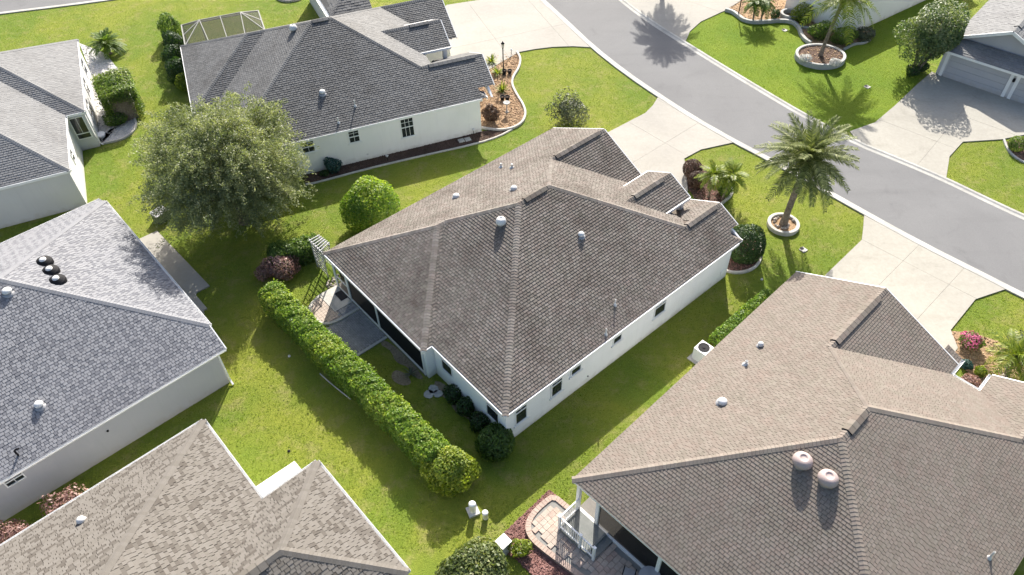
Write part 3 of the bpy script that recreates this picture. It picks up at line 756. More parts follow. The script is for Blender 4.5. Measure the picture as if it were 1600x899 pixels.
# lanai: white posts and kick plates, black screens
posts = [8.75, 7.35, 4.55, .5]
for v in posts:
    mb = MB(); mb.box(.15, .25, v - .055, v + .055, .0, 2.45); A.part('lanai_post', mb, 'white')
mb = MB(); mb.box(.15, 4., 8.82, 8.93, 2.36, 2.45); A.part('lanai_beam', mb, 'white')
mb = MB(); mb.box(.16, .24, .5, 8.75, 2.36, 2.47); A.part('lanai_beam', mb, 'white')
for a, b in ((4.55, 7.35), (.5, 4.55)):
    mb = MB(); mb.box(.17, .23, a + .055, b - .055, .07, .24); A.part('kick_plate', mb, 'white')
    mb = MB(); mb.poly([(.2, a + .055, .24), (.2, b - .055, .24), (.2, b - .055, 2.36), (.2, a + .055, 2.36)]); A.part('insect_screen', mb, 'screen')
mb = MB(); mb.poly([(.5, 8.87, .07), (3.9, 8.87, .07), (3.9, 8.87, 2.36), (.5, 8.87, 2.36)]); A.part('insect_screen', mb, 'screen', label='screen across the far end of the lanai')
mb = MB()
for za, zb in ((.08, .2), (1.02, 1.1), (2.2, 2.3)): mb.box(.16, .21, 7.45, 8.66, za, zb)
for va, vb in ((7.42, 7.5), (8.6, 8.68)): mb.box(.155, .215, va, vb, .08, 2.3)
d = A.part('screen_door', mb, 'white'); mb = MB(); mb.poly([(.18, 7.5, .2), (.18, 8.6, .2), (.18, 8.6, 2.2), (.18, 7.5, 2.2)]); A.part('door_mesh', mb, screen_mat('door_screen', (.03, .03, .03), .45), d)
mb = MB(); mb.box(3.98, 4.06, 2.5, 5.6, .1, 2.2); A.part('sliding_door', mb, 'glass')
mb = MB(); mb.box(16.98, 17.05, 3.0, 7.9, .02, 2.2); A.part('garage_door', mb, 'white')

# ---- the taupe-roofed house at lower right
B = House('house', 'house at lower right with taupe hipped roof, paved patio and white railing', .824, 11.987, 5.303, 'shB', GRP, exp=.14, tab=.205, butt=.017, lift=.003, gap=.008)
B.template(14.31, 0., 0., 2.6, .46, 9.16, 2.9, 4.95, 17.6, 17.09, 17.6, 16.3)
B.slope([(17.09, 6.6, 2.6 + .46 * .8), (17.55, 6.6, 2.6 + .46 * .8), (17.55, 5.8, 2.6), (16.32, 5.8, 2.6), (16.32, 5.9, 2.64)])
B.ridge_vent((7.6, 7.155, 5.89), (8.85, 7.155, 5.89), .46, .22); B.ridge_vent((12.5, 10.06, 4.555), (16.3, 10.06, 4.555), .46, .22)
B.turbine(5.63, 7.73, 5.19, .39, ('pinkvent', 'lead'), 'upper pinkish ventilator'); B.turbine(5.64, 6.66, 5.19, .39, ('pinkvent', 'lead'), 'lower pinkish ventilator')
B.dome_vent(6.8, 11.88, 3.72, .21); B.dome_vent(10.91, 12.6, 3.39, .14); B.pipe(9.46, 12.43, 3.46, .28, .06); B.pipe(8.58, .95, 3.04, .5, .04)
B.finish()
B.wall([(4., .3), (16.3, .3), (16.3, 3.9), (15.9, 3.9), (15.9, 6.1), (16.6, 6.1), (16.6, 14.05), (4., 14.05)], 2.55, 'stucco_white')
for (u0, v0, u1, v1) in ((.06, 0, .06, 14.2), (0, 14.2, 17.0, 14.2), (16.25, 4.43, 16.25, 5.8)): B.board((u0, v0, 2.6), (u1, v1, 2.6), .06, .17, -.11)
B.gutter((16.35, 4.43, 2.6), (16.35, 5.8, 2.6), (1, 0)); B.gutter((16.32, 5.77, 2.6), (17.55, 5.77, 2.6), (0, -1)); B.gutter((16.4, 4.46, 2.6), (17.6, 4.46, 2.6), (0, 1))
mb = MB(); mb.box(.12, 4., .3, 14.05, 0, .12); B.part('lanai_floor', mb, 'tan_floor')
for v in (14.03, 12.95, 9.72, 6.4, 3.1, .4):
    mb = MB(); mb.box(.13, .29, v - .08, v + .08, 0, 2.45); B.part('lanai_post', mb, 'white')
mb = MB(); mb.box(.14, .28, .4, 14.0, 2.33, 2.47); B.part('lanai_beam', mb, 'white')
vs = (14.03, 12.95, 9.72, 6.4, 3.1, .4)
for i, (b, a) in enumerate(zip(vs, vs[1:])):
    mb = MB(); mb.box(.13, .28, a + .08, b - .08, .1, .34); B.part('kick_plate', mb, 'white')
    if i: mb = MB(); mb.poly([(.22, a + .08, .34), (.22, b - .08, .34), (.22, b - .08, 2.33), (.22, a + .08, 2.33)]); B.part('insect_screen', mb, 'screen')
mb = MB(); mb.box(.25, 4., 13.95, 14.11, 2.33, 2.47); B.part('lanai_beam', mb, 'white')

# ---- the charcoal-roofed house at the top
Cc = House('house', 'off-white house with charcoal hipped roof beyond the round bush, screen cage at its back', 1.218, -20.846, 43.415, 'shC', GRP, exp=.16, tab=.24, butt=.02, lift=.006)
cd = Cc.template(9.513, 1.329, 5.862, 2.727, .484, 10.403, 4.2, 4.696, 18.64, 19.3, 19.43, 16., (1.5, -.6, 4.91, 17.9))
Cc.ridge_vent((9.1, 1.83, 6.44), (10.2, 1.83, 6.44), .484, .2); Cc.ridge_vent((15.6, -2.87, 4.17), (18.9, -2.87, 4.17), .484, .22); Cc.ridge_vent((15.6, 1.5, 4.91), (17., 1.5, 4.91), .484, .2)
Cc.dome_vent(8.3, -3.17, 4.03, .21); Cc.turbine(7.82, 2.22, 5.87, .27, ('metal', 'lead')); Cc.pipe(10.05, -4.47, 3.4, .45, .04); Cc.pipe(8.7, -5.29, 3.0, .4, .04)
Cc.finish()
Cc.wall([(1.45, -5.78), (18.15, -5.78), (18.15, -.9), (16., -.9), (16., 3.2), (18.9, 3.2), (18.9, 9.3), (.2, 9.3), (.2, .15), (1.45, .15)], 2.68, 'stucco_cream')
for (u0, v0, u1, v1) in ((-.03, 0, -.03, 9.51), (1.3, -5.86, 1.3, 0), (1.3, -5.89, 18.3, -5.89), (0, 9.4, 19., 9.4)): Cc.board((u0, v0, 2.727), (u1, v1, 2.727), .06, .18, -.09)
Cc.board((18.67, -5.86, 2.727), (18.67, -5.1, 2.727), .06, .17, -.085)
for a0, a1, z0, z1, c, sp in ((6.02, 6.86, 1.66, 2.62, 2, .45), (9.06, 9.8, 1.6, 2.62, 2, .45), (12.54, 13.46, 1.05, 2.62, 3, .5)): Cc.window('v', -5.78, -1, a0, a1, z0, z1, c, top_rows=2, split=sp)
mb = MB(); mb.box(17.3, 17.9, -5.8, -5.74, .5, .95); Cc.part('meter_box', mb, 'stucco_cream')
mb = MB(); mb.box(18.88, 18.95, 3.9, 8.8, .02, 2.2); Cc.part('garage_door', mb, 'white')

# ---- the silver-grey house at the top left (mirrored plan)
D = House('house', 'grey house at the left edge with silver-grey roof and a window in its side wing', 1.17, -26.708, 37.43, 'shD', GRP, exp=.16, tab=.24, lift=.006, mirror=(1.2, 6.398))
D.template(10.5, 1.2, 6.398, 2.877, .506, 11.5, 3.2, 4.9, 19., 18.6, 19.2, 17.)
D.finish()
D.mirror = None
D.wall([(-.1, .1), (-.1, 6.5), (1.08, 6.5), (1.08, 16.75), (-15., 16.75), (-15., .1)], 2.82, 'stucco_lgrey')
D.gutter((0, 0, 2.877), (0, 6.4, 2.877), (1, 0)); D.gutter((1.2, 6.4, 2.877), (1.2, 16.9, 2.877), (1, 0)); D.board((-15., -.03, 2.877), (0, -.03, 2.877), .06, .17, -.085); D.board((0, 6.37, 2.877), (1.2, 6.37, 2.877), .06, .17, -.085); D.board((-15., 16.93, 2.877), (1.2, 16.93, 2.877), .06, .17, -.085)
D.window('v', 6.5, -1, .02, .92, .85, 2.55, 2, split=.25, sill=False)
D.window('u', -.1, 1, 2.6, 3.3, 1.5, 2.4, 1, sill=False)
for y in (8.4, 11.4, 14.4): D.window('u', 1.08, 1, y, y + 1.1, .9, 2.4, 1, sill=False)
mb = MB(); mb.tube([(1.15, 6.6, 2.75), (1.15, 6.6, .15), (1.3, 6.6, .05)], .05, 6); D.part('downspout', mb, 'white')

# ---- the blue-grey house at the left
E = House('house', 'grey house at left with blue-grey gable roof and three black tubular skylights', .851, -14.865, 24.49, 'shE', GRP, exp=.15, tab=.19, lift=.008, butt=.012, tones=lambda u, w, i: (.05 + .3 * w) if u < (.62 if i % 2 else .05) else (.55 + .45 * w))
he, k, V = 3.05, .467, 12.9
En = lambda u, v: (u, v, he + k * v); Ef = lambda u, v: (u, v, he + k * (V - v)); Ee = lambda u, v: (u, v, he - k * u)
E.slope([Ee(0, 0), Ee(0, V), Ee(-6.45, 6.45)])
E.slope([En(0, 0), En(-6.45, 6.45), En(-20, 6.45), En(-20, 0)]); E.slope([En(-.04, 0), En(-20, 0), En(-20, -1.3), En(-.04, -1.3)])
E.slope([Ef(0, V), Ef(-6.45, 6.45), Ef(-20, 6.45), Ef(-20, V)]); E.slope([Ef(-.04, V), Ef(-20, V), Ef(-20, V + 1.3), Ef(-.04, V + 1.3)])
E.cap(En(0, 0), En(-6.45, 6.45), k / 1.414); E.cap(Ef(0, V), Ef(-6.45, 6.45), k / 1.414); E.cap(En(-6.45, 6.45), En(-20, 6.45), k)
for v, i in ((7.34, 'topmost'), (6.48, 'middle'), (5.59, 'lowest')):
    mb = MB(); c = (-4.43, v, he + k * 4.43)
    mb.lathe([(.40, -.15), (.40, .04), (.37, .09), (.34, .10), (.33, .15), (.16, .17), (.155, .22), (.11, .26), (.02, .275)], c, 20, [1, 1, 1, 1, 1, 0, 0, 0]); E.part('tubular_skylight', mb, ['metal', 'black'], smooth=True)
E.dome_vent(-6.42, 5.68, 5.68, .22); E.dome_vent(-7.83, .59, 3.32, .2)
mb = MB(); mb.tube([(-9.5, -.78, 2.6), (-9.5, -.78, 3.05), (-9.42, -.84, 3.16), (-9.3, -.9, 3.17)], .045, 7); E.part('gooseneck_pipe', mb, 'black')
E.finish()
E.wall([(-.5, -1.2), (-.5, 0.), (-.35, 0.), (-.35, V), (-.5, V), (-.5, V + 1.2), (-20, V + 1.2), (-20, -1.2)], 2.42, 'stucco_grey')
E.wall([(-.36, .05), (-.36, V - .05), (-1., V - .05), (-1., .05)], 3.0, 'stucco_grey', z0=2.4)
E.gutter((-.04, -1.3, 2.44), (-20, -1.3, 2.44), (0, -1)); E.gutter((0, 0, he), (0, V, he), (1, 0)); E.gutter((-.04, V + 1.3, 2.44), (-20, V + 1.3, 2.44), (0, 1))
E.board((.0, -1.3, 2.44), (.0, 0, he), .05, .16, -.08)
mb = MB(); mb.beam((-.46, -1.32, 2.34), (-.46, -1.26, 2.2), .09, .07); mb.beam((-.46, -1.26, 2.24), (-.46, -1.26, .18), .09, .07, up=(1, 0, 0)); mb.beam((-.46, -1.26, .2), (-.46, -1.5, .06), .09, .07); E.part('downspout', mb, 'white')
E.window('v', -1.2, -1, -10.55, -9.75, 1.75, 2.35, 2, top_rows=2, split=.5, sill=False)
mb = MB(); mb.tube([(-6.2, -1.18, 1.6), (-6.2, -1.26, 1.6)], .05, 8); E.part('wall_outlet', mb, 'black')

# ---- the sand-roofed house at the lower left
Fh = House('house', 'house at lower left with mottled sand-coloured shingle roof and white porch slab', .856, -13.973, 19.262, 'shF', GRP, exp=.15, tab=.24, jit=.7, lift=.014, butt=.014, tones=lambda u, w, i: (.05 + .35 * w) if u < .30 else (.6 + .4 * w))
he, k = 2.6, .46
PL = lambda u, v: (u, v, he - k * v); PE = lambda u, v: (u, v, he - k * u); WL = lambda u, v: (u, v, he + k * (-5.26 - v)); WE = lambda u, v: (u, v, he + k * (2.635 - u)); WR = lambda u, v: (u, v, he + k * (v + 11.79))
Fh.slope([PE(0, 0), PE(-8, -8), PE(-8, -8.52), PE(-3.26, -8.52), PE(0, -5.26)]); Fh.slope([PE(-3.26, -8.52), PE(-8, -8.52), PE(-8, -11.79), PE(0, -11.79)])
Fh.slope([PL(0, 0), PL(-8, -8), PL(-14, -8), PL(-14, 0)])
Fh.slope([WL(0, -5.26), WL(2.635, -5.26), WL(-.63, -8.525), WL(-3.26, -8.525)]); Fh.slope([WE(2.635, -5.26), WE(2.635, -11.79), WE(-.63, -8.525)]); Fh.slope([WR(2.635, -11.79), WR(0, -11.79), WR(-3.26, -8.525), WR(-.63, -8.525)])
Fh.cap(PE(0, 0), PE(-8, -8), k / 1.414, .17); Fh.cap(WL(2.635, -5.26), WL(-.63, -8.525), k / 1.414, .17); Fh.cap(WR(2.635, -11.79), WR(-.63, -8.525), k / 1.414, .17); Fh.cap(WL(-.63, -8.525), WL(-3.26, -8.525), k, .17)
Fh.ridge_vent((-1.25, -8.525, 4.1), (-2.9, -8.525, 4.1), k, .26)
Fh.dome_vent(-5.76, -1.81, 3.43, .17)
Fh.finish()
Fh.wall([(-.18, -.18), (-.18, -5.44), (2.45, -5.44), (2.45, -11.6), (-14, -11.6), (-14, -.18)], 2.55, 'stucco_cream')
Fh.gutter((0, 0, he), (-14, 0, he), (0, 1)); Fh.gutter((0, 0, he), (0, -5.26, he), (1, 0)); Fh.gutter((0, -5.26, he), (2.635, -5.26, he), (0, 1)); Fh.gutter((2.635, -5.26, he), (2.635, -11.79, he), (1, 0))

# ---- the house with the garage at the upper right
Gh = House('house', 'grey house at upper right with gable over two white garage doors', 0.745, 32.13, 50.05, 'shD', GRP, exp=.2, tab=.3)
gz = lambda v: 2.6 + .455 * (3.45 - abs(v + 3.45)) - .07
Gh.slope([(1.0, .0, 2.6 - .0), (1.0, -3.45, 4.17), (14., -3.45, 4.17), (14., 0, 2.6)]); Gh.slope([(1.0, -6.9, 2.6), (1.0, -3.45, 4.17), (14., -3.45, 4.17), (14., -6.9, 2.6)])
Gh.slope([(-.35, .12, 2.13), (-.35, -7., 2.13), (1.2, -7., 2.6), (1.2, .12, 2.6)])
Gh.cap((1.0, -3.45, 4.17), (14., -3.45, 4.17), .455, .2); Gh.ridge_vent((1.9, -3.45, 4.17), (8., -3.45, 4.17), .455, .25)
Gh.finish()
Gh.gable([(1.45, -3.45, 4.08), (1.45, -.15, 2.55), (1.45, -6.75, 2.55)], .12, 'stucco_grey')
Gh.board((.98, -3.45, 4.17), (.98, 0.05, 2.57), .06, .22, -.08, 'rake_board'); Gh.board((.98, -3.45, 4.17), (.98, -6.95, 2.57), .06, .22, -.08, 'rake_board')
Gh.wall([(0, .0), (0, -6.9), (13.8, -6.9), (13.8, .0)], 2.1, 'stucco_lgrey')
Gh.wall([(1.5, -.1), (1.5, -6.8), (13.8, -6.8), (13.8, -.1)], 2.55, 'stucco_lgrey', z0=2.05)
mb = MB(); mb.box(-.38, .0, -7., .1, 1.96, 2.12); Gh.part('fascia', mb, 'white')
for v0, v1 in ((-.55, -4.65), (-5.3, -6.85)):
    mb = MB(); mb.box(-.06, .0, v1, v0, .02, 1.9); gd = Gh.part('garage_door', mb, 'stucco_grey')
    for i in range(4):
        mb = MB(); mb.box(-.085, -.06, v1 + .03, v0 - .03, .04 + i * .465, .48 + i * .465); Gh.part('door_panel', mb, 'stucco_grey', gd)
for v in (-.35, -4.78, -5.2):
    mb = MB(); mb.box(-.11, .0, v - .11, v + .11, 0, 1.96); Gh.part('door_trim', mb, 'white')
mb = MB(); mb.lathe([(.05, 0), (.09, .05), (.09, .22), (.03, .3)], (-.12, -4.99, 1.35), 8); mb.box(-.12, 0., -5.01, -4.97, 1.5, 1.54); Gh.part('wall_lantern', mb, 'black')

# ---- two more houses at the top edge, of which only a corner shows
H2 = House('house', 'white-walled house behind the feathery palm at the top edge', math.atan2(35.37 - 27.54, 61.25 - 56.04), 27.15, 55.75, 'shD', GRP, exp=.25, tab=.4)
H2.slope([(-.2, -.2, 2.75), (16, -.2, 2.75), (12.8, 3.1, 4.4), (3.2, 3.1, 4.4)]); H2.slope([(-.2, 6.4, 2.75), (16, 6.4, 2.75), (12.8, 3.1, 4.4), (3.2, 3.1, 4.4)]); H2.slope([(-.2, -.2, 2.75), (-.2, 6.4, 2.75), (3.2, 3.1, 4.4)]); H2.slope([(16, -.2, 2.75), (16, 6.4, 2.75), (12.8, 3.1, 4.4)])
H2.finish(); H2.wall([(0, 0), (15.8, 0), (15.8, 6.2), (0, 6.2)], 2.72, 'stucco_cream')
p0, p1 = (-13.56, 56.21, 2.75), (-10.83, 57.20, 2.75)
N2 = House('house', 'charcoal-roofed house corner showing above the ridge at the top', math.atan2(p1[0] - p0[0], p1[1] - p0[1]), p0[0], p0[1], 'shC', GRP, exp=.25, tab=.4)
N2.slope([(0, 0, 2.75), (3.35, 0, 2.75), (3.35, 3.5, 4.4), (3., 3.5, 4.4)]); N2.slope([(0, 0, 2.75), (3., 3.5, 4.4), (3., 9., 4.4), (-.6, 9., 2.75)]); N2.slope([(3., 3.5, 4.4), (3.35, 3.5, 4.22), (4.3, 9., 3.72), (3., 9., 4.4)])
N2.cap((0, 0, 2.75), (3., 3.5, 4.4), .3); N2.finish(); N2.wall([(.15, .15), (3.2, .15), (4.2, 8.9), (-.5, 8.9)], 2.7, 'stucco_lgrey')
N2.gutter((0, 0, 2.75), (3.35, 0, 2.75), (0, -1)); N2.gutter((-.02, 0.1, 2.75), (-.62, 9., 2.75), (-1, 0), w=.25)
# ------------------------------------------------------------------ ground, street, drives
mb = MB(); mb.poly([(-600, -300, 0), (600, -300, 0), (600, 900, 0), (-600, 900, 0)])
tag(mb.build('lawn', 'lawn'), kind='structure')
near = [(-5.60, 82.63, 0), (-1.57, 73.75, 0), (1.07, 68.10, 0), (3.04, 63.63, 0), (4.89, 59.53, 0), (6.74, 55.26, 0), (8.95, 51.16, 0), (11.03, 47.91, 0), (12.95, 45.07, 0), (15.24, 42.17, 0), (16.94, 40.26, 0), (19.04, 37.70, 0), (21.56, 34.51, 0), (23.87, 31.71, 0), (25.98, 29.44, 0), (27.87, 27.36, 0), (31.42, 23.81, 0), (34.30, 21.19, 0)]
far_ = [(4.38, 81.93, 0), (7.32, 73.17, 0), (8.79, 67.62, 0), (10.27, 63.44, 0), (11.47, 60.82, 0), (12.95, 58.11, 0), (14.42, 55.74, 0), (16.67, 52.04, 0), (19.14, 48.18, 0), (21.04, 45.31, 0), (23.63, 41.93, 0), (25.89, 39.85, 0), (27.92, 37.83, 0), (29.58, 35.86, 0), (31.12, 34.12, 0), (35.09, 30.21, 0), (38.27, 27.26, 0)]
near = smooth(near, 1); far_ = smooth(far_, 1)
sheet('road', off(near, .4) + off(far_, -.4)[::-1], .012, 'asphalt')
mb = MB(); strip(mb, near, [(-.02, -.05), (-.02, .085), (.13, .085), (.24, .035), (.47, .018), (.47, -.05)]); tag(mb.build('kerb', 'kerb'), kind='structure')
mb = MB(); strip(mb, far_, [(.02, -.05), (.02, .085), (-.13, .085), (-.24, .035), (-.47, .018), (-.47, -.05)]); tag(mb.build('kerb', 'kerb'), kind='structure')
r2 = smooth([(-58.56, 60.15, 0), (-48.95, 62.47, 0), (-43.97, 63.66, 0), (-38.81, 64.77, 0), (-34.11, 65.94, 0), (-28.30, 67.71, 0), (-21.81, 70.17, 0)], 1)
sheet('road', r2 + [(-24.56, 83.96, 0)[:2], (-68.21, 75.87, 0)[:2]], .012, 'asphalt')
mb = MB(); strip(mb, r2, [(-.02, -.05), (-.02, .085), (.13, .085), (.24, .035), (.47, .018), (.47, -.05)]); tag(mb.build('kerb', 'kerb'), kind='structure')
sheet('lawn', [(14.42, 55.74, 0), (14.81, 56.75, 0), (15.07, 57.35, 0), (15.64, 58.17, 0), (16.25, 58.89, 0), (18.65, 60.69, 0), (20.17, 62.15, 0), (26.97, 67.79, 0), (42.83, 66.80, 0), (34.67, 55.24, 0), (29.95, 48.37, 0), (27.61, 45.99, 0), (25.51, 44.03, 0), (23.47, 43.08, 0), (21.04, 45.31, 0), (19.14, 48.18, 0), (16.67, 52.04, 0)], .006, 'lawn_green')
cut = lambda h, a, b: (h.w(*a)[:2], h.w(*b)[:2])
slabs('driveway', [(11.03, 47.91, 0), (10.50, 46.86, 0), (9.82, 45.93, 0), (6.94, 43.74, 0), A.w(16.6, 8.2), A.w(16.6, 2.2), (11.31, 37.20, 0), (11.66, 40.56, 0), (12.94, 41.49, 0), (15.24, 42.17, 0), (12.95, 45.07, 0)],
      [cut(A, (16, 5.3), (30, 5.3)), cut(A, (20.3, 0), (20.3, 9)), cut(A, (24., 0), (24., 9)), cut(A, (27.6, -3), (27.6, 12))], .07, 'drive_white')
slabs('driveway', [(3.04, 63.63, 0), (4.89, 59.53, 0), (6.74, 55.26, 0), (5.38, 55.48, 0), (3.75, 55.46, 0), (2.36, 55.20, 0), (1.07, 54.82, 0), Cc.w(19.3, .6), Cc.w(18.8, 2.7), Cc.w(18.8, 9.2), (-4.98, 63.03, 0), (-1.71, 63.91, 0), (0.72, 65.21, 0), (2.42, 65.11, 0)],
      [cut(Cc, (18, 5.8), (40, 5.8)), cut(Cc, (23.5, -5), (23.5, 12)), cut(Cc, (28.5, -5), (28.5, 12))], .07, 'drive_white')
slabs('driveway', [(21.54, 34.46, 0), (21.05, 33.21, 0), (20.68, 32.33, 0), (17.74, 29.60, 0), B.w(16.5, 13.6), B.w(16.5, 5.8), (22.83, 23.24, 0), (22.54, 23.79, 0), (22.87, 24.11, 0), (23.00, 25.31, 0), (25.23, 27.42, 0), (27.21, 28.11, 0), (25.98, 29.44, 0), (23.87, 31.71, 0)],
      [((22.93, 30.95, 0)[:2], (20.35, 28.61, 0)[:2]), ((24.31, 28.61, 0)[:2], (21.31, 25.90, 0)[:2]), ((21.96, 30.99, 0)[:2], (24.20, 28.61, 0)[:2])], .07, 'drive_grey')
slabs('driveway', [(23.63, 41.93, 0), (23.47, 43.08, 0), (25.51, 44.03, 0), (27.61, 45.99, 0), (29.95, 48.37, 0), Gh.w(.05, .3), Gh.w(.05, -7.6), (37.49, 43.66, 0), (34.98, 42.13, 0), (33.22, 41.70, 0), (30.57, 41.55, 0), (29.02, 39.99, 0), (27.92, 37.83, 0), (25.89, 39.85, 0)],
      [cut(Gh, (-4.3, 2), (-4.3, -9)), cut(Gh, (-8.4, 4), (-8.4, -9)), cut(Gh, (-1, -3.3), (-20, -3.3))], .07, 'drive_grey')
slabs('driveway', [(14.42, 55.74, 0), (15.07, 57.35, 0), (16.25, 58.89, 0), (18.65, 60.69, 0), (20.17, 62.15, 0), (21.92, 64.92, 0), (17.55, 70.40, 0), (11.17, 64.83, 0), (10.27, 63.44, 0), (11.47, 60.82, 0), (12.95, 58.11, 0)],
      [((12.67, 65.48, 0)[:2], (18.39, 60.20, 0)[:2])], .07, 'drive_white')
sheet('path', [A.w(15.6, -1.3), A.w(19, -1.3), A.w(19, 2.4), A.w(15.6, 1.4)], .05, 'drive_white')
sheet('path', [B.w(15.9, 5.8), B.w(17.6, 5.8), B.w(17.6, 4.45), B.w(15.9, 4.45)], .1, 'drive_white')

# ---- patios
base = sheet('patio', [A.w(-2.0, 3.9), A.w(.14, 3.9), A.w(.14, 6.6), A.w(-2.0, 6.6)], .02, 'joint')
mb = MB()
for i in range(20):
    for j in range(13):
        u0, v0 = -1.95 + i * .105, 3.98 + j * .205 + (i % 2) * .1
        if v0 > 6.45: continue
        P = [A.w(u0 + a, v0 + b)[:2] for a, b in ((.004, .004), (.099, .004), (.099, .199), (.004, .199))]; mb.prism(P, .015, .045 + random.uniform(-.004, .004))
o = mb.build('paver', 'paver_grey', base); o['kind'] = 'stuff'
mb = MB(); mb.prism([A.w(-2., 3.82)[:2], A.w(.14, 3.82)[:2], A.w(.14, 3.97)[:2], A.w(-2., 3.97)[:2]], 0, .06); mb.build('border', 'edging_grey', base)
cpts = smooth([A.w(.13, 8.85), A.w(-.95, 8.95), A.w(-1.9, 8.6), A.w(-2.22, 7.8), A.w(-2.05, 6.9), A.w(-1.5, 6.5), A.w(.13, 6.5)], 2)
base = sheet('patio', cpts, .085, 'paver_buff')
mb = MB(); strip(mb, cpts, [(0, 0), (0, .125), (.16, .125), (.16, .08)]); mb.build('border', 'edging', base)
mb = MB()
for i in range(13):
    for j in range(13):
        u0, v0 = -1.0 - i * .17, 6.6 + j * .19
        c = A.w(u0 + .08, v0 + .09)[:2]
        if inside(c, off(cpts, .16)): mb.prism([A.w(u0 + a, v0 + b)[:2] for a, b in ((.004, .004), (.162, .004), (.162, .182), (.004, .182))], .08, .105 + random.uniform(-.003, .003))
o = mb.build('paver', 'paver_buff', base); o['kind'] = 'stuff'
mb = MB()
for i in range(6):
    for j in range(3): mb.prism([A.w(-1.0 + i * .185 + a, 6.62 + j * .19 + b)[:2] for a, b in ((.004, .004), (.18, .004), (.18, .185), (.004, .185))], .08, .105)
o = mb.build('paver', 'paver_grey', base); o['kind'] = 'stuff'
mb = MB(); mb.prism([A.w(-1.0, 7.2)[:2], A.w(.12, 7.2)[:2], A.w(.12, 8.85)[:2], A.w(-1.0, 8.9)[:2]], .05, .13); mb.build('step_slab', 'edging', base)
t = thing('doormat', 'black doormat on the pale step by the screen door', 'doormat', A.w(-.08, 8.0, .13), A.root.rotation_euler.z)
mb = MB(); mb.box(-.22, .22, -.36, .36, 0, .02); mb.build('mat', 'black', t); mb = MB()
for i in range(8): mb.box(-.2 + i * .052, -.165 + i * .052, -.34, .34, .02, .03)
mb.build('rib', 'dark', t)
for (x, y, r, z_) in (((-4.29, 22.14, 0), 0, .26, 0), ((-4.08, 22.45, 0), 0, .27, 0), ((-3.84, 22.17, 0), 0, .25, 0)):
    mb = MB(); n = 9; mb.prism([(r * random.uniform(.85, 1.1) * math.cos(i * 6.283 / n), r * random.uniform(.85, 1.1) * math.sin(i * 6.283 / n)) for i in range(n)], 0, .05)
    o = tag(mb.build('stepping_stone', 'edging_grey'), 'pale flat stepping stone in the trio by the back wall', 'stepping stone', 'three stepping stones behind the house'); o.location = x
# lower right patio: tumbled pavers, raised landing with a white railing
pb = smooth([(2.32, 15.80, 0), (1.60, 16.51, 0), (1.01, 16.08, 0), (0.51, 15.57, 0), (0.27, 15.05, 0), (0.33, 14.55, 0), (0.73, 14.03, 0), (2.15, 12.86, 0), (3.76, 11.51, 0)], 1)
ppoly = pb + [B.w(.12, 6.2)[:2], B.w(.12, 14.1)[:2]]
base = sheet('patio', ppoly, .19, 'joint')
mb = MB(); mb.prism([tuple(p) for p in ppoly], 0, .188); mb.build('base_wall', 'paver_tan', base)
lin = off(pb, .0); inn = off(pb, .24); acc = 0.
pl = [lin[0]]
for i in range(len(pb) - 1):
    L_ = math.dist(pb[i], pb[i + 1]); n = max(1, round(L_ / .17))
    for q in range(n):
        a, b = q / n, (q + .93) / n; f = lambda A_, B_, t_: (A_[0] + (B_[0] - A_[0]) * t_, A_[1] + (B_[1] - A_[1]) * t_)
        mb = MB(); mb.prism([f(lin[i], lin[i + 1], a), f(lin[i], lin[i + 1], b), f(inn[i], inn[i + 1], b), f(inn[i], inn[i + 1], a)], .1, .245); mb.build('border_brick', 'paver_tan', base)
body = inn + [B.w(.12, 6.2)[:2], B.w(.12, 14.1)[:2]]; cnt = 0
for j in range(40):
    v0 = 6.5 + j * .235; u0 = -3.0 + hsh(j, 2, 1) * .3
    while u0 < .0:
        w_ = (.23, .31, .39)[int(hsh(u0, j, 4) * 3)]
        P = [B.w(u0 + a, v0 + b)[:2] for a, b in ((.006, .006), (w_ - .006, .006), (w_ - .006, .229), (.006, .229))]
        if all(inside(p, body) for p in P) and v0 > 8.2 and cnt < 290:
            cnt += 1; mb = MB(); mb.prism(P, .15, .235 + random.uniform(-.004, .004)); mb.build('paver', ('paver_tan', 'paver_buff', 'paver_buff')[int(hsh(u0, j, 8) * 3)], base)
        u0 += w_
t = thing('landing', 'grey raised landing at the lanai door of the lower right house', 'landing', B.w(0, 0), B.root.rotation_euler.z)
mb = MB(); mb.box(-1.12, .12, 12.3, 13.95, 0, .42); mb.build('platform', 'landing', t); mb = MB(); mb.box(-1.1, .12, 11.95, 12.3, 0, .30); mb.build('step', 'landing', t)
t = thing('railing', 'white balustrade railing round the raised landing', 'railing', B.w(0, 0), B.root.rotation_euler.z)
def rail(p, q, z0, n):
    for z in (z0 + .12, z0 + .92): mb = MB(); mb.beam((*p, z), (*q, z), .06, .055); mb.build('rail', 'white', t)
    for i in range(n):
        a = (i + .5) / n; x, y = p[0] + (q[0] - p[0]) * a, p[1] + (q[1] - p[1]) * a
        mb = MB(); mb.box(x - .014, x + .014, y - .014, y + .014, z0 + .13, z0 + .91); mb.build('baluster', 'white', t)
rail((-1.08, 13.92), (-1.08, 12.75), .42, 11); rail((-1.08, 13.92), (.1, 13.92), .42, 11); rail((-1.08, 12.72), (-1.08, 12.0), .40, 6)
for x, y in ((-1.08, 13.92), (-1.08, 12.74), (-1.08, 11.98)): mb = MB(); mb.box(x - .05, x + .05, y - .05, y + .05, .3, 1.42); mb.box(x - .065, x + .065, y - .065, y + .065, 1.42, 1.46); mb.build('newel_post', 'white', t)
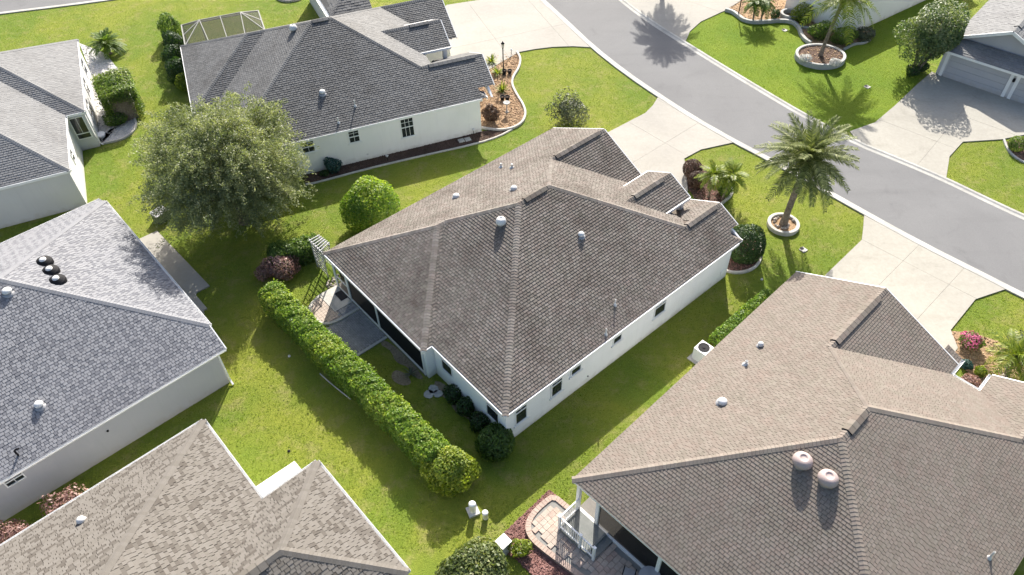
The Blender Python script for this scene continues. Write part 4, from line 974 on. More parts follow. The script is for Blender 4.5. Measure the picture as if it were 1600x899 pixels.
def chair(loc, rz, label):
    t = thing('patio_chair', label, 'chair', loc, rz, 'chairs on the paved patio')
    mb = MB(); mb.box(-.25, .25, -.25, .25, .40, .45); mb.build('seat', 'lead', t); mb = MB()
    for i in range(6): mb.beam((-.22 + i * .088, .25, .45), (-.22 + i * .088, .36, .98), .05, .02)
    mb.build('backrest', 'lead', t)
    for x in (-.24, .24):
        mb = MB(); mb.beam((x, -.22, .65), (x, .28, .65), .05, .03); mb.beam((x, -.22, .4), (x, -.22, .65), .03, .03); mb.build('armrest', 'black', t)
        for y in (-.22, .22): mb = MB(); mb.beam((x, y, 0), (x, y, .41), .035, .035); mb.build('leg', 'black', t)
chair((4.41, 12.54, 0.24), B.root.rotation_euler.z + 2.0, 'grey slatted patio chair at the bottom edge by the lanai')
t = thing('patio_table', 'round dark patio table at the bottom edge beside the chair', 'table', (5.19, 12.31, 0.24))
mb = MB(); mb.lathe([(.02, .70), (.45, .70), (.45, .73), (.02, .73)], n=20); mb.build('tabletop', 'lead', t); mb = MB(); mb.lathe([(.25, 0), (.25, .03), (.04, .05), (.04, .7)], n=10); mb.build('pedestal', 'black', t)
# slabs behind the two left houses
base = sheet('patio', [(-22.54, 34.08, 0), (-21.61, 34.84, 0), (-17.18, 30.04, 0), (-17.79, 29.56, 0), E.w(-.3, 4.2)[:2], E.w(-.3, 9.6)[:2]], .08, 'drive_white'); mb = MB(); mb.prism([p[:2] for p in ((-22.54, 34.08, 0), (-21.61, 34.84, 0), (-17.18, 30.04, 0), (-17.79, 29.56, 0), E.w(-.3, 4.2), E.w(-.3, 9.6))], 0, .078); mb.build('slab_edge', 'drive_white', base)
t = thing('door_step', 'grey concrete door step on the patio slab beside the blue-grey roof', 'step', E.w(0, 0), E.root.rotation_euler.z); mb = MB(); mb.box(-.3, .75, 4.0, 6.4, 0, .2); mb.build('tread', 'drive_grey', t); mb = MB(); mb.box(.75, 1.0, 4.2, 6.2, 0, .1); mb.build('lower_tread', 'drive_grey', t)
mb = MB(); mb.prism([Fh.w(u, v)[:2] for u, v in ((-.1, -2.9), (2.28, -2.95), (2.3, -5.4), (-.1, -5.4))], 0, .12); tag(mb.build('patio', 'white'), kind='structure')

# ------------------------------------------------------------------ planting beds
def bed(name, pts, mat, chip=None, n=0, size=.09, z=.03):
    o = sheet(name, pts, z, mat)
    if chip: chips('mulch_pieces' if 'mulch' in chip or 'chip' in chip else 'gravel_pieces', pts, n, size, chip, z)
    return o
cb = [(0.90, 54.83, 0), (1.19, 53.80, 0), (1.01, 52.39, 0), (0.51, 51.18, 0), (0.40, 50.08, 0), (0.75, 48.68, 0), (1.21, 47.32, 0), (1.34, 46.18, 0), (1.07, 45.17, 0), (0.41, 44.53, 0), (-0.47, 44.32, 0), (-1.26, 44.47, 0), (-1.80, 44.69, 0)]
bed('mulch_bed', [(-1.66, 54.14, 0)] + cb + [Cc.w(17.9, -5.7), Cc.w(18.1, -3)], 'mulch_tan', 'chip_tan', 2600, .10)
edging('bed_edging', 'curving white concrete edging round the tan mulch bed beside the charcoal-roofed house', cb, .16, .17, 'edging')
ws = [(-13.20, 38.97, 0), (-12.59, 39.10, 0), (-9.28, 40.47, 0), (-6.11, 41.58, 0), (-2.09, 42.90, 0), (-0.60, 43.65, 0), (0.31, 44.44, 0)]
bed('mulch_bed', [Cc.w(5.6, -5.7)] + ws + [Cc.w(18.2, -5.7)], 'mulch_dark', 'mulch_dark', 1500, .08)
edging('bed_edging', 'long straight concrete edging along the dark bed under the off-white wall', ws, .14, .09, 'edging', it=1)
ab = [(14.06, 37.88, 0), (14.15, 37.18, 0), (13.88, 36.59, 0), (13.20, 35.94, 0), (12.71, 35.48, 0)]
bed('mulch_bed', [(11.47, 40.23, 0), (12.11, 40.47, 0), (13.00, 39.61, 0), (13.78, 38.71, 0)] + ab + [(11.60, 36.57, 0), (11.31, 37.84, 0)], 'mulch_dark', 'chip_red', 700, .08)
edging('bed_edging', 'white curved edging round the bed of bronze ball bushes', [(13.78, 38.71, 0)] + ab, .15, .16, 'edging')
sb = [(12.20, 30.10, 0), (12.65, 29.90, 0), (13.37, 29.98, 0), (14.11, 30.46, 0), (14.57, 31.39, 0), (14.68, 32.35, 0), (14.30, 33.15, 0)]
bed('mulch_bed', [A.w(16.9, -5.3)] + sb + [A.w(18.4, -3.5)], 'mulch_dark', 'chip_red', 500, .08)
edging('bed_edging', 'curved concrete edging under the tall dark rounded bush at the house corner', sb, .15, .15, 'edging')
pc = (16.42, 33.80, 0)
ring = [(pc[0] + .86 * math.cos(i * .3927), pc[1] + .86 * math.sin(i * .3927)) for i in range(16)]
edging('planter_ring', 'white concrete ring round the base of the tall date palm', ring, .2, .26, 'edging', True)
bed('mulch_bed', ring, 'mulch_tan', z=.12)
for i in range(16):
    a, r = i * 2.4, .25 + .5 * (i * .618 % 1); mb = MB(); mb.rock((0, 0, 0), random.uniform(.07, .14)); o = tag(mb.build('rock', 'rock', smooth=False), 'small brown and white field stone inside the palm ring', 'rock', 'stones inside the palm ring'); o.location = (pc[0] + r * math.cos(a), pc[1] + r * math.sin(a), .11)
rb = [(22.96, 25.27, 0), (22.91, 24.11, 0), (22.52, 23.75, 0), (22.70, 23.00, 0), (22.81, 21.35, 0), (23.57, 20.35, 0), (26.53, 19.52, 0), (28.09, 22.49, 0), (26.11, 23.70, 0), (24.89, 24.64, 0), (23.95, 25.15, 0)]
bed('mulch_bed', rb, 'mulch_tan', 'chip_tan', 1500, .10)
pm = [(1.42, 16.75, 0), (-0.60, 14.81, 0), (-0.74, 14.24, 0), (-0.53, 13.84, 0), (-0.10, 13.55, 0), (0.47, 12.91, 0), (1.42, 12.06, 0), (3.65, 10.50, 0)] + [tuple(p) for p in pb[::-1]]
bed('mulch_bed', pm, 'mulch_red', 'chip_red', 2600, .085)
e1 = [(18.64, 60.65, 0), (19.18, 60.31, 0), (19.50, 59.47, 0), (19.74, 58.82, 0), (20.43, 58.38, 0), (21.45, 58.43, 0), (22.77, 58.57, 0), (23.68, 58.29, 0), (23.93, 57.39, 0), (23.78, 56.22, 0), (23.85, 55.36, 0), (24.15, 54.81, 0)]
bed('mulch_bed', e1 + [(26.43, 53.71, 0), (27.97, 55.00, 0), (29.20, 55.34, 0), H2.w(3., -.1), H2.w(0, -.1), (26.08, 62.26, 0), (22.35, 65.52, 0), (19.87, 62.05, 0)], 'mulch_tan', 'chip_tan', 1500, .11)
edging('bed_edging', 'long wavy grey stone edging along the tan bed at the top of the lush lawn', e1, .26, .28, 'edging_grey')
edging('bed_edging', 'short edging from the big oval planter along the white wall', [(26.46, 53.80, 0), (27.06, 54.26, 0), (27.64, 54.62, 0), (28.30, 54.65, 0), (28.98, 55.15, 0)], .18, .16, 'edging_grey')
edging('bed_edging', 'inner curved stone edging between the two round planters', [(23.06, 59.15, 0), (23.65, 58.20, 0), (24.09, 57.48, 0), (24.75, 57.24, 0)], .18, .18, 'edging_grey')
bp = (24.24, 52.67, 0)
oval = [(bp[0] + 1.82 * math.cos(i * .3927), bp[1] + 1.55 * math.sin(i * .3927)) for i in range(16)]
edging('planter', 'big oval grey planter wall round the feathery palm', oval, .22, .42, 'edging_grey', True); bed('mulch_bed', oval, 'mulch_dark', 'chip_tan', 260, .1, .3)
sp_ = (23.72, 59.34, 0)
edging('planter', 'small round grey planter in the tan bed at the top', [(sp_[0] + .72 * math.cos(i * .5236), sp_[1] + .68 * math.sin(i * .5236)) for i in range(12)], .22, .42, 'edging_grey', True)
tc_ = (-18.92, 65.65, 0)
edging('planter_ring', 'round white edged bed of rocks at the top edge of the lawn', [(tc_[0] + 1.25 * math.cos(i * .5236), tc_[1] + 1.15 * math.sin(i * .5236)) for i in range(12)], .2, .2, 'edging', True)
bed('mulch_bed', [(tc_[0] + 1.2 * math.cos(i * .5236), tc_[1] + 1.1 * math.sin(i * .5236)) for i in range(12)], 'mulch_dark', 'rock', 120, .25, .06)
db = [(-35.04, 58.24, 0), (-32.26, 56.46, 0), (-28.34, 51.18, 0), (-27.69, 49.58, 0), (-27.42, 47.73, 0), (-26.74, 46.89, 0), (-26.36, 45.70, 0), (-26.80, 44.57, 0), (-28.19, 44.04, 0)]
bed('gravel_bed', db + [D.w(-.05, 6.4), D.w(1.1, 6.6), D.w(1.1, 16.5)], 'gravel', 'gravel', 900, .1)
edging('bed_edging', 'white curving edging round the gravel bed beside the silver-grey roof', [(-28.34, 51.18, 0), (-27.69, 49.58, 0), (-27.42, 47.73, 0), (-26.74, 46.89, 0), (-26.36, 45.70, 0), (-26.80, 44.57, 0), (-28.19, 44.04, 0)], .15, .14, 'edging')
edging('bed_edging', 'thin pale edging at the foot of the long hedge', [(-9.94, 23.64, 0), (-9.18, 22.89, 0), (-8.16, 22.00, 0)], .06, .04, 'edging_grey', it=1)

# ------------------------------------------------------------------ trees and plants
def big_tree():
    c = (-16.43, 35.47, 4.6); o = thing('shade_tree', 'large olive-green feathery shade tree beside the blue-grey roof', 'tree', (c[0], c[1], 0))
    nc = 170; DC = unit(nc); RC = (1 - .5 * RNG.random(nc) ** 1.3) * lump(DC, 5, 16, .3)
    CC = DC * RC[:, None] * np.array([3.65, 3.65, 3.05]) + np.array([0, 0, 4.6])
    nb = 3100; ci = RNG.integers(0, nc, nb); C = CC[ci] + RNG.normal(0, .48, (nb, 3)) * [1, 1, .8]
    D = C - np.array([0, 0, 4.0]); D /= np.linalg.norm(D, axis=1, keepdims=True); C[:, 2] = np.maximum(C[:, 2], 1.0 + RNG.random(nb))
    ct = RNG.normal(0, .13, nc)[ci][:, None]
    k = 54; tt = np.tile(np.linspace(0, 1, k), (nb, 1)) * RNG.uniform(.8, 1.2, (nb, 1))
    out = D * np.array([1, 1, .3]) + RNG.normal(0, .3, (nb, 3)); out[:, 2] += .3; out /= np.linalg.norm(out, axis=1, keepdims=True)
    L = RNG.uniform(.6, 1.25, nb)
    P = C[:, None, :] + out[:, None, :] * (tt * L[:, None])[:, :, None]
    P[:, :, 2] -= .45 * (tt * L[:, None]) ** 2
    P += RNG.normal(0, .11, P.shape) * (1.3 - .7 * tt)[:, :, None]
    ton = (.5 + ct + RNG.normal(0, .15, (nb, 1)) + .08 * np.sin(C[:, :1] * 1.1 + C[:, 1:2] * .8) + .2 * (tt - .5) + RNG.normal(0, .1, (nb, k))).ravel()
    T = np.repeat(out, k, 0); P = P.reshape(-1, 3)
    keep = P[:, 2] > .5
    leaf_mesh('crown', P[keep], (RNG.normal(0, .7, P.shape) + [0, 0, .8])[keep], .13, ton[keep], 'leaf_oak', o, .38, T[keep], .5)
    mb = MB(); mb.tube([(0, 0, 0), (.05, .03, 1.2), (.0, .1, 2.4)], [.34, .26, .22], 10); r = random.Random(4)
    for i in range(13):
        a = i * 2.4 + r.uniform(-.3, .3); e = r.uniform(.3, 1.2); l = r.uniform(2.8, 4.2); s0 = Vector((0, .08, 1.5 + .07 * i))
        p = [s0]
        for q in range(1, 5):
            t = q / 4; p.append(s0 + Vector((math.cos(a) * math.cos(e) * l * t + r.uniform(-.2, .2), math.sin(a) * math.cos(e) * l * t + r.uniform(-.2, .2), math.sin(e) * l * t * 1.2)))
        mb.tube(p, [.12, .095, .07, .045, .02], 6)
        for q in range(3):
            b0 = p[r.randint(2, 3)]; mb.tube([b0, b0 + Vector((r.uniform(-.7, .7), r.uniform(-.7, .7), r.uniform(.1, .7))), b0 + Vector((r.uniform(-1.5, 1.5), r.uniform(-1.5, 1.5), r.uniform(.2, 1.1)))], [.04, .025, .01], 5)
    mb.build('trunk', 'bark', o)
big_tree()
def hedge(name, label, path, w, h, n, size, mat, rough=.16, base=.5, flat=.5):
    P0 = np.array([p[:2] for p in smooth(path, 1)]); seg = np.linalg.norm(np.diff(P0, axis=0), axis=1); cum = np.concatenate([[0], np.cumsum(seg)]); Ltot = cum[-1]
    c = P0.mean(0); o = thing(name, label, 'hedge', (c[0], c[1], 0))
    t = RNG.uniform(-.35, Ltot + .35, n); i = np.clip(np.searchsorted(cum, t) - 1, 0, len(seg) - 1); d = (P0[i + 1] - P0[i]) / seg[i][:, None]
    q = P0[i] + d * (t - cum[i])[:, None]; nn = np.stack([-d[:, 1], d[:, 0]], 1)
    ang = RNG.uniform(-.25, math.pi + .25, n); ca, sa = np.cos(ang), np.sin(ang); m = np.maximum(np.abs(ca), np.abs(sa)); k = (1 - flat) + flat / m
    endk = np.clip(1 - (np.maximum(0, np.maximum(-t, t - Ltot)) / .5) ** 2, .3, 1)
    wob = 1 + rough * sum(np.sin(t * f + ang * g + h_) * a_ for f, g, h_, a_ in ((.9, .7, 1, .4), (2.3, -1.6, 2, .35), (4.9, 2.7, 4, .3), (8.7, -3.9, .5, .3), (13.1, 5.3, 3, .25)))
    dep = (1 - .34 * RNG.random(n) ** 1.5 + .12 * (RNG.random(n) > .93)) * wob * endk
    x = ca * k * w / 2 * dep; z = h * .5 + sa * k * h * .5 * dep; z = np.where(sa < .3, RNG.uniform(.05, 1, n) * h * .8, z); x = np.where(sa < .3, np.sign(ca) * w / 2 * dep * .97, x)
    P = np.stack([q[:, 0] + nn[:, 0] * x - c[0], q[:, 1] + nn[:, 1] * x - c[1], z], 1)
    N = np.stack([nn[:, 0] * ca, nn[:, 1] * ca, np.maximum(sa, .1)], 1)
    ton = clump_tone(P, 7, .9, .2, base) + .22 * (z / h - .7)  # leaf tone rises with height, painting sunlit tops into the colour
    leaf_mesh('foliage', P, N, size, ton, mat, o, .6, jit=.55)
    mb = MB(); Lq = off([tuple(p - c) for p in P0], w * .28); Rq = off([tuple(p - c) for p in P0], -w * .28); mb.prism(Lq + Rq[::-1], .05, h * .72); mb.build('hedge_core', 'bark', o)  # solid dark core added inside the leaves to block see-through
    return o
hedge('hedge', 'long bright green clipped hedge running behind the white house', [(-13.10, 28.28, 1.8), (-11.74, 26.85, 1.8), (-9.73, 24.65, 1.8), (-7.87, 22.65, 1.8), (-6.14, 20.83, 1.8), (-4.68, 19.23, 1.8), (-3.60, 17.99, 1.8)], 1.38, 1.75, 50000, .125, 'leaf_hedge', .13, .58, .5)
bush('hedge_bush', 'bulging yellow-green bush at the lower end of the long hedge', 'bush', (-2.97, 17.54, 1)[:2] + (0,), (1.12, 1.08, .95), 7500, .14, 'leaf_yellow', amp=.35, base=.4)
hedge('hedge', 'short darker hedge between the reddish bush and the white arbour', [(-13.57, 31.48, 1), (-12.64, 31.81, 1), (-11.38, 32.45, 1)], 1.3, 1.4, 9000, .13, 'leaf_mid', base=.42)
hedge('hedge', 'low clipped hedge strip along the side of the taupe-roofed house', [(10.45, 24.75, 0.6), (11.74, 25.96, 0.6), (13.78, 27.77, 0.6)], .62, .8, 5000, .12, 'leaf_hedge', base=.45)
bush('round_bush', 'big round bright green bush on the lawn behind the house', 'bush', (-8.41, 34.93, 1.5)[:2] + (0,), (1.62, 1.62, 1.6), 11000, .16, 'leaf_hedge', base=.55, amp=.22)
bush('bush', 'reddish pink-leaved bush at the upper end of the long hedge', 'bush', (-13.15, 30.83, 0.7)[:2] + (0,), (1.0, .85, .75), 3200, .13, 'leaf_red', amp=.35)
bush('bush', 'small reddish bush in the tree shade left of the pink-leaved bush', 'bush', (-14.12, 30.65, 0.5)[:2] + (0,), (.5, .5, .5), 900, .12, 'leaf_red', amp=.3)
bush('bush', 'dark green bush at the near corner of the white house', 'bush', (-0.94, 18.95, 0.65)[:2] + (0,), (.92, .9, .75), 4200, .14, 'leaf_mid', base=.25)
for p, r, l in (((-3.05, 21.89, 0.3), .5, 'upper one of the three small dark shrubs along the back wall'), ((-2.40, 21.11, 0.3), .48, 'middle one of the three small dark shrubs along the back wall'), ((-1.71, 20.18, 0.3), .5, 'lowest one of the three small dark shrubs along the back wall')):
    bush('shrub', l, 'shrub', p[:2] + (0,), (r, r, .45), 1100, .12, 'leaf_dark', 'small shrubs along the back wall', amp=.3)
bush('bush', 'large variegated bush at the bottom edge below the hedge', 'bush', (-1.73, 12.55, 1)[:2] + (0,), (1.45, 1.35, 1.05), 8000, .17, 'leaf_var', amp=.25, base=.42)
bush('bush', 'sparse grey-green bush on the front lawn behind the garage roof', 'bush', (4.32, 45.33, 0.9)[:2] + (0,), (1.45, 1.4, 1.05), 2600, .16, 'leaf_grey', amp=.5, thick=.6, stems=9)
tuft('yucca', 'small grey spiky plant on the shaded back lawn', 'plant', (-5.27, 23.44, 0), 26, .55, 'leaf_grey', width=.03, seed=3)
palm('date_palm', 'tall date palm in a white ring on the front lawn', (pc[0], pc[1], 0), 4.7, (.18, -.05), 2.8, 56, .18, droop=1.1, nl=40, leaflet=.46, seed=3, emin=-26, emax=82)
palm('feather_palm', 'feathery light green palm in the big oval planter', (bp[0], bp[1], .3), 4.2, (.5, .1), 2.8, 30, .13, 'leaf_lime', droop=1.35, nl=34, leaflet=.6, seed=9, emin=-4, emax=75)
palm('fan_palm', 'palm past the top edge whose round shadow falls on the road', (14.12, 66.40, 0)[:2] + (0,), 6.4, (.1, .1), 2.9, 60, .2, droop=.7, nl=34, leaflet=.6, seed=17, emin=-55, emax=80)
for q, (p, hh, l) in enumerate((((12.50, 36.65, 0), 1.35, 'small bright palm in front of the bronze ball bushes'), ((13.29, 36.37, 0), 1.5, 'leaning small palm at the right end of the ball-bush bed'))):
    palm('small_palm', l, p, hh, (.1 + .25 * q, .1), 1.05, 20, .06, 'leaf_lime', droop=1.5, nl=18, leaflet=.3, seed=21 + q, emin=-20, group='small palms in front beds')
for q, (p, l) in enumerate((((20.47, 58.54, 0), 'left one of the two small palms in the top tan bed'), ((21.12, 58.61, 0), 'right one of the two small palms in the top tan bed'))):
    palm('small_palm', l, p, 1.45, (-.1 + .2 * q, .1), 1.1, 20, .07, 'leaf_mid', droop=1.6, nl=18, leaflet=.3, seed=31 + q, emin=-20, group='small palms in front beds')
palm('small_palm', 'short bright palm in the tan bed beside the pink flowers', (24.53, 22.34, 0), 1.1, (-.1, .1), 1.5, 18, .13, 'leaf_lime', droop=1.4, nl=20, leaflet=.4, seed=41, emin=-15, group='small palms in front beds')
palm('sago_palm', 'low sago palm at the far end of the gravel bed', (-31.89, 56.44, 0), .5, (0, 0), 1.45, 40, .13, 'leaf_mid', droop=1.2, nl=24, leaflet=.3, seed=51, emin=-5)
bush('ball_bush', 'upper clipped bronze ball bush beside the driveway', 'bush', (11.79, 38.76, 0.6)[:2] + (0,), (.62, .62, .66), 3800, .08, 'leaf_brown', 'clipped bronze ball bushes', amp=.04, thick=.12)
bush('ball_bush', 'lower clipped bronze ball bush beside the small palm', 'bush', (11.91, 37.77, 0.5)[:2] + (0,), (.58, .58, .56), 3400, .08, 'leaf_brown', 'clipped bronze ball bushes', amp=.04, thick=.12)
bush('bush', 'olive bush behind the leaning small palm', 'bush', (13.48, 36.88, 0.4)[:2] + (0,), (.5, .5, .5), 1200, .12, 'leaf_mid', amp=.3)
bush('tall_bush', 'tall dark rounded bush at the street corner of the white house', 'bush', (13.46, 31.19, 0.95)[:2] + (0,), (.98, .98, 1.15), 7000, .12, 'leaf_dark', amp=.06, thick=.15, flat=.25)
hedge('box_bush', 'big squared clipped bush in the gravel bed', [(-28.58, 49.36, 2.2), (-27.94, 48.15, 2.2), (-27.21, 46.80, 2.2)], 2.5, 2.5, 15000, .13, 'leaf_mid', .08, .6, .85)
bush('bush', 'small bright bush in front of the big squared bush', 'bush', (-27.92, 46.37, 0.4)[:2] + (0,), (.75, .6, .55), 1500, .13, 'leaf_mid', amp=.35)
for i, (p, r, z, l) in enumerate((((-27.23, 58.42, 0.8), .95, 1.1, 'topmost dark bush beside the screen cage'), ((-26.26, 56.11, 0.8), .85, 1.0, 'second dark bush down beside the screen cage'), ((-25.73, 54.11, 0.7), .85, .95, 'third dark bush along the charcoal roof edge'), ((-24.74, 51.83, 0.7), .9, 1.0, 'lowest dark bush along the charcoal roof edge'))):
    bush('bush', l, 'bush', p[:2] + (0,), (r, r, z), 3000, .15, 'leaf_dark' if i else 'leaf_mid', 'dark bushes along the charcoal-roofed house', amp=.35)
bush('bush', 'yellow-green bush above the big feathery tree', 'bush', (-24.10, 50.62, 0.6)[:2] + (0,), (.55, .55, .7), 1300, .14, 'leaf_lime', amp=.4)
def myrtle():
    p = (30.72, 50.39, 0); o = thing('small_tree', 'small multi-stemmed glossy tree beside the grey garage', 'tree', p)
    P, N = blob_leaves((.75, .2, 3.0), (2.3, 2.1, 1.95), 15000, 77, .7, .55, .8)
    leaf_mesh('crown', P, N + [0, 0, .4], .2, clump_tone(P, 77, .9, .3, .6), 'leaf_myrtle', o, .5, jit=.6)
    mb = MB()
    for i in range(8):
        a = i * 2.4; e = Vector((.7 + 1.4 * math.cos(a), .3 + 1.4 * math.sin(a), 3.4 + .1 * i)); b = Vector((.12 * math.cos(a), .12 * math.sin(a), 0)); mb.tube([b, b.lerp(e, .4) + Vector((0, 0, .3)), e], [.07, .05, .015], 6)
    mb.build('trunk', 'palm_bark', o)
myrtle()
for p, r, l in (((30.35, 50.05, 0), .5, 'dark shrub at the foot of the small glossy tree'), ((31.28, 50.45, 0), .35, 'shrub between the small tree and the garage')): bush('shrub', l, 'shrub', p, (r, r, .4), 900, .12, 'leaf_dark', amp=.3)
bush('shrub', 'low grey-leaved shrub at the corner of the white wall', 'shrub', (28.62, 55.43, 0.3)[:2] + (0,), (.9, .7, .45), 1500, .14, 'leaf_grey', amp=.35)
bush('shrub', 'yellow-green shrub beside the small round planter', 'shrub', (24.43, 58.43, 0.5)[:2] + (0,), (.85, .8, .75), 1900, .14, 'leaf_lime', amp=.35)
bush('shrub', 'dark little shrub between the small palms and the round planter', 'shrub', (22.38, 59.05, 0.3)[:2] + (0,), (.4, .4, .42), 800, .12, 'leaf_dark', amp=.3)
bush('shrub', 'olive shrub left of the feathery palm in the tan bed', 'shrub', (25.16, 55.88, 0.6)[:2] + (0,), (.9, .7, .7), 2200, .14, 'leaf_mid', amp=.35)
bush('shrub', 'olive shrub right of the feathery palm by the white wall', 'shrub', (26.65, 54.78, 0.6)[:2] + (0,), (.9, .7, .75), 2200, .14, 'leaf_mid', amp=.35)
for p, l in (((22.81, 51.90, 0.6), 'white flowering plant at the left of the big oval planter'), ((24.89, 51.23, 0.6), 'white flowering plant at the right of the big oval planter')): bush('flowers', l, 'flowers', p[:2] + (.3,), (.42, .4, .26), 700, .1, 'petal_white', 'white flowers in the oval planter', amp=.3)
o = bush('flowers', 'bright pink flowering plant at the corner of the driveway', 'flowers', (23.52, 24.27, 0.35)[:2] + (0,), (.55, .5, .42), 1200, .12, 'leaf_mid', amp=.3)
P, N = blob_leaves((0, 0, .45), (.55, .5, .42), 900, 5, .08, .3, .35); leaf_mesh('blossom', P, N, .09, RNG.random(len(P)), 'pink', o, .9)
for p, r, m_, l in (((25.83, 24.06, 0.4), .65, 'leaf_grey', 'silvery bush at the right edge beside the bright palm'), ((22.46, 21.83, 0.2), .4, 'leaf_red', 'rusty low plant beside the white gutter corner'), ((22.81, 22.96, 0.15), .28, 'leaf_teal', 'small blue-green succulent by the roof corner'), ((23.30, 22.47, 0.15), .28, 'leaf_lime', 'tiny yellow-green plant in the tan bed')):
    bush('plant', l, 'plant', p[:2] + (0,), (r, r, r * .75), 900, .11, m_, amp=.3)
tuft('grass_clump', 'yellow-green grass clump at the right edge of the tan bed', 'plant', (25.17, 21.81, 0), 30, .7, 'leaf_lime', width=.03, seed=8)
for p, r, l in (((24.39, 21.83, 0), .34, 'larger tan boulder below the bright palm'), ((24.61, 21.36, 0), .42, 'pale boulder against the lower right roof'), ((24.35, 22.23, 0), .18, 'small dark stone beside the palm trunk')):
    mb = MB(); mb.rock((0, 0, 0), r); o = tag(mb.build('boulder', 'rock'), l, 'rock'); o.location = p
for i, (p, l, m_) in enumerate((((-1.11, 53.44, 0), 'upper spiky green plant in the tan mulch bed', 'leaf_lime'), ((-0.67, 51.74, 0), 'middle spiky green plant in the tan mulch bed', 'leaf_lime'), ((-0.31, 49.33, 0), 'lower spiky green plant in the tan mulch bed', 'leaf_lime'))):
    tuft('spiky_plant', l, 'plant', p, 46, .75, m_, 'spiky plants in the tan bed', .9, .05, 60 + i)
bush('bush', 'dark maroon bush at the house corner in the tan mulch bed', 'bush', (-1.20, 45.56, 0.45)[:2] + (0,), (.6, .55, .62), 1500, .14, 'leaf_brown', amp=.45)
bush('shrub', 'blue-green shrub against the off-white wall', 'shrub', (-11.57, 40.33, 0.35)[:2] + (0,), (.55, .45, .55), 1100, .14, 'leaf_teal', amp=.35)
bush('shrub', 'tiny dark shrub in the bed left of the blue-green one', 'shrub', (-12.10, 39.90, 0.12)[:2] + (0,), (.3, .25, .22), 400, .1, 'leaf_dark', amp=.3)
for p, r, l in (((-19.53, 16.24, 1), .95, 'reddish twiggy bush behind the sand-coloured roof'), ((-21.45, 14.89, 1), .8, 'reddish twiggy bush at the left edge by the sand roof')): bush('bush', l, 'bush', p[:2] + (0,), (r * 1.15, r * .8, .85), 1700, .13, 'leaf_red', 'reddish bushes between the two left houses', amp=.45, thick=.5)
bush('ball_bush', 'small round green ball bush at the right edge by the driveway', 'bush', (33.61, 40.63, 0.4)[:2] + (0,), (.55, .55, .5), 2000, .09, 'leaf_mid', amp=.04, thick=.12, base=.6)
bed('mulch_bed', [(33.46, 41.47, 0), (33.15, 40.35, 0), (33.32, 39.38, 0), (34.15, 38.67, 0), (36.22, 41.13, 0), (34.85, 41.84, 0)], 'mulch_dark', 'chip_red', 200, .09)
edging('bed_edging', 'dark edging round the ball bush at the right edge', [(33.39, 41.69, 0), (33.09, 40.50, 0), (33.27, 39.45, 0), (34.16, 38.54, 0)], .14, .12, 'edging_grey')
bush('plant', 'yellow-green plant beside the red mulch', 'plant', (0.07, 13.93, 0.25)[:2] + (0,), (.45, .42, .38), 900, .12, 'leaf_lime', amp=.4)

# ------------------------------------------------------------------ garden and street things
def pedestal(p, r, h, label, pad):
    t = thing('utility_pedestal', label, 'utility post', p, .4, 'utility pedestals on the back lawn'); mb = MB(); mb.lathe([(r, 0), (r, h * .8), (r * 1.06, h * .8), (r * 1.06, h * .93), (r * .7, h), (.02, h * 1.02)], n=16); mb.build('post', 'white', t, True)
    if pad: mb = MB(); mb.box(-pad, pad, -pad, pad, 0, .12); mb.build('pad', 'stucco_lgrey', t)
pedestal((-1.99, 15.81, 0), .15, .78, 'taller white utility pedestal on a square pad', .25); pedestal((-1.44, 15.52, 0), .13, .5, 'shorter white utility pedestal', 0)
t = thing('utility_box', 'grey-white utility box at the edge of the red mulch', 'utility box', (-0.66, 14.10, 0), .75)
mb = MB(); mb.box(-.24, .24, -.22, .22, 0, .62); mb.build('cabinet', 'stucco_lgrey', t); mb = MB(); mb.box(-.27, .27, -.25, .25, .62, .68); mb.build('lid', 'white', t); mb = MB(); mb.box(-.34, .34, -.3, .3, 0, .08); mb.build('pad', 'edging', t)
t = thing('utility_box', 'dark green utility box under the big feathery tree', 'utility box', (-21.62, 35.96, 0), .9)
mb = MB(); mb.box(-.42, .42, -.36, .36, 0, .6); mb.build('cabinet', plain('box_green', (.06, .075, .06), .5), t); mb = MB(); mb.box(-.45, .45, -.39, .39, .6, .66); mb.build('lid', 'lead', t)
t = thing('air_conditioner', 'white outdoor air conditioner between the hedge strip and the taupe roof', 'air conditioner', B.w(10.95, 15.3), B.root.rotation_euler.z)
mb = MB(); mb.box(-.36, .36, -.35, .35, .05, .85); mb.build('cabinet', 'white', t); mb = MB(); mb.lathe([(.3, .85), (.3, .87), (.27, .87), (.27, .853), (.08, .853), (.08, .875), (.02, .88)], n=20); mb.build('fan_grille', 'black', t)
mb = MB()
for i in range(7):
    for y in (-.36, .36): mb.box(-.33, .33, min(y, y * .98), max(y, y * .98), .14 + i * .1, .18 + i * .1)
mb.build('louvre', 'stucco_lgrey', t); mb = MB(); mb.box(-.55, .55, -.5, .5, 0, .05); mb.build('pad', 'edging', t)
def lamp_post(p, h, label):
    t = thing('lamp_post', label, 'lamp post', p); mb = MB(); mb.lathe([(.09, 0), (.09, .1), (.045, .16), (.04, h - .1), (.07, h - .06), (.07, h)], n=10); mb.build('post', 'black', t)
    mb = MB(); mb.lathe([(.08, h), (.12, h + .28)], n=6); mb.build('lantern', 'lamp_glass', t); mb = MB(); mb.lathe([(.15, h + .28), (.13, h + .31), (.03, h + .42), (.02, h + .48)], n=6); mb.build('lantern_cap', 'black', t)
lamp_post((-0.19, 51.54, 0), 2.35, 'tall black lamp post in the tan mulch bed by the driveway'); lamp_post((19.51, 59.69, 0), 1.9, 'black lamp post at the left end of the top tan bed')
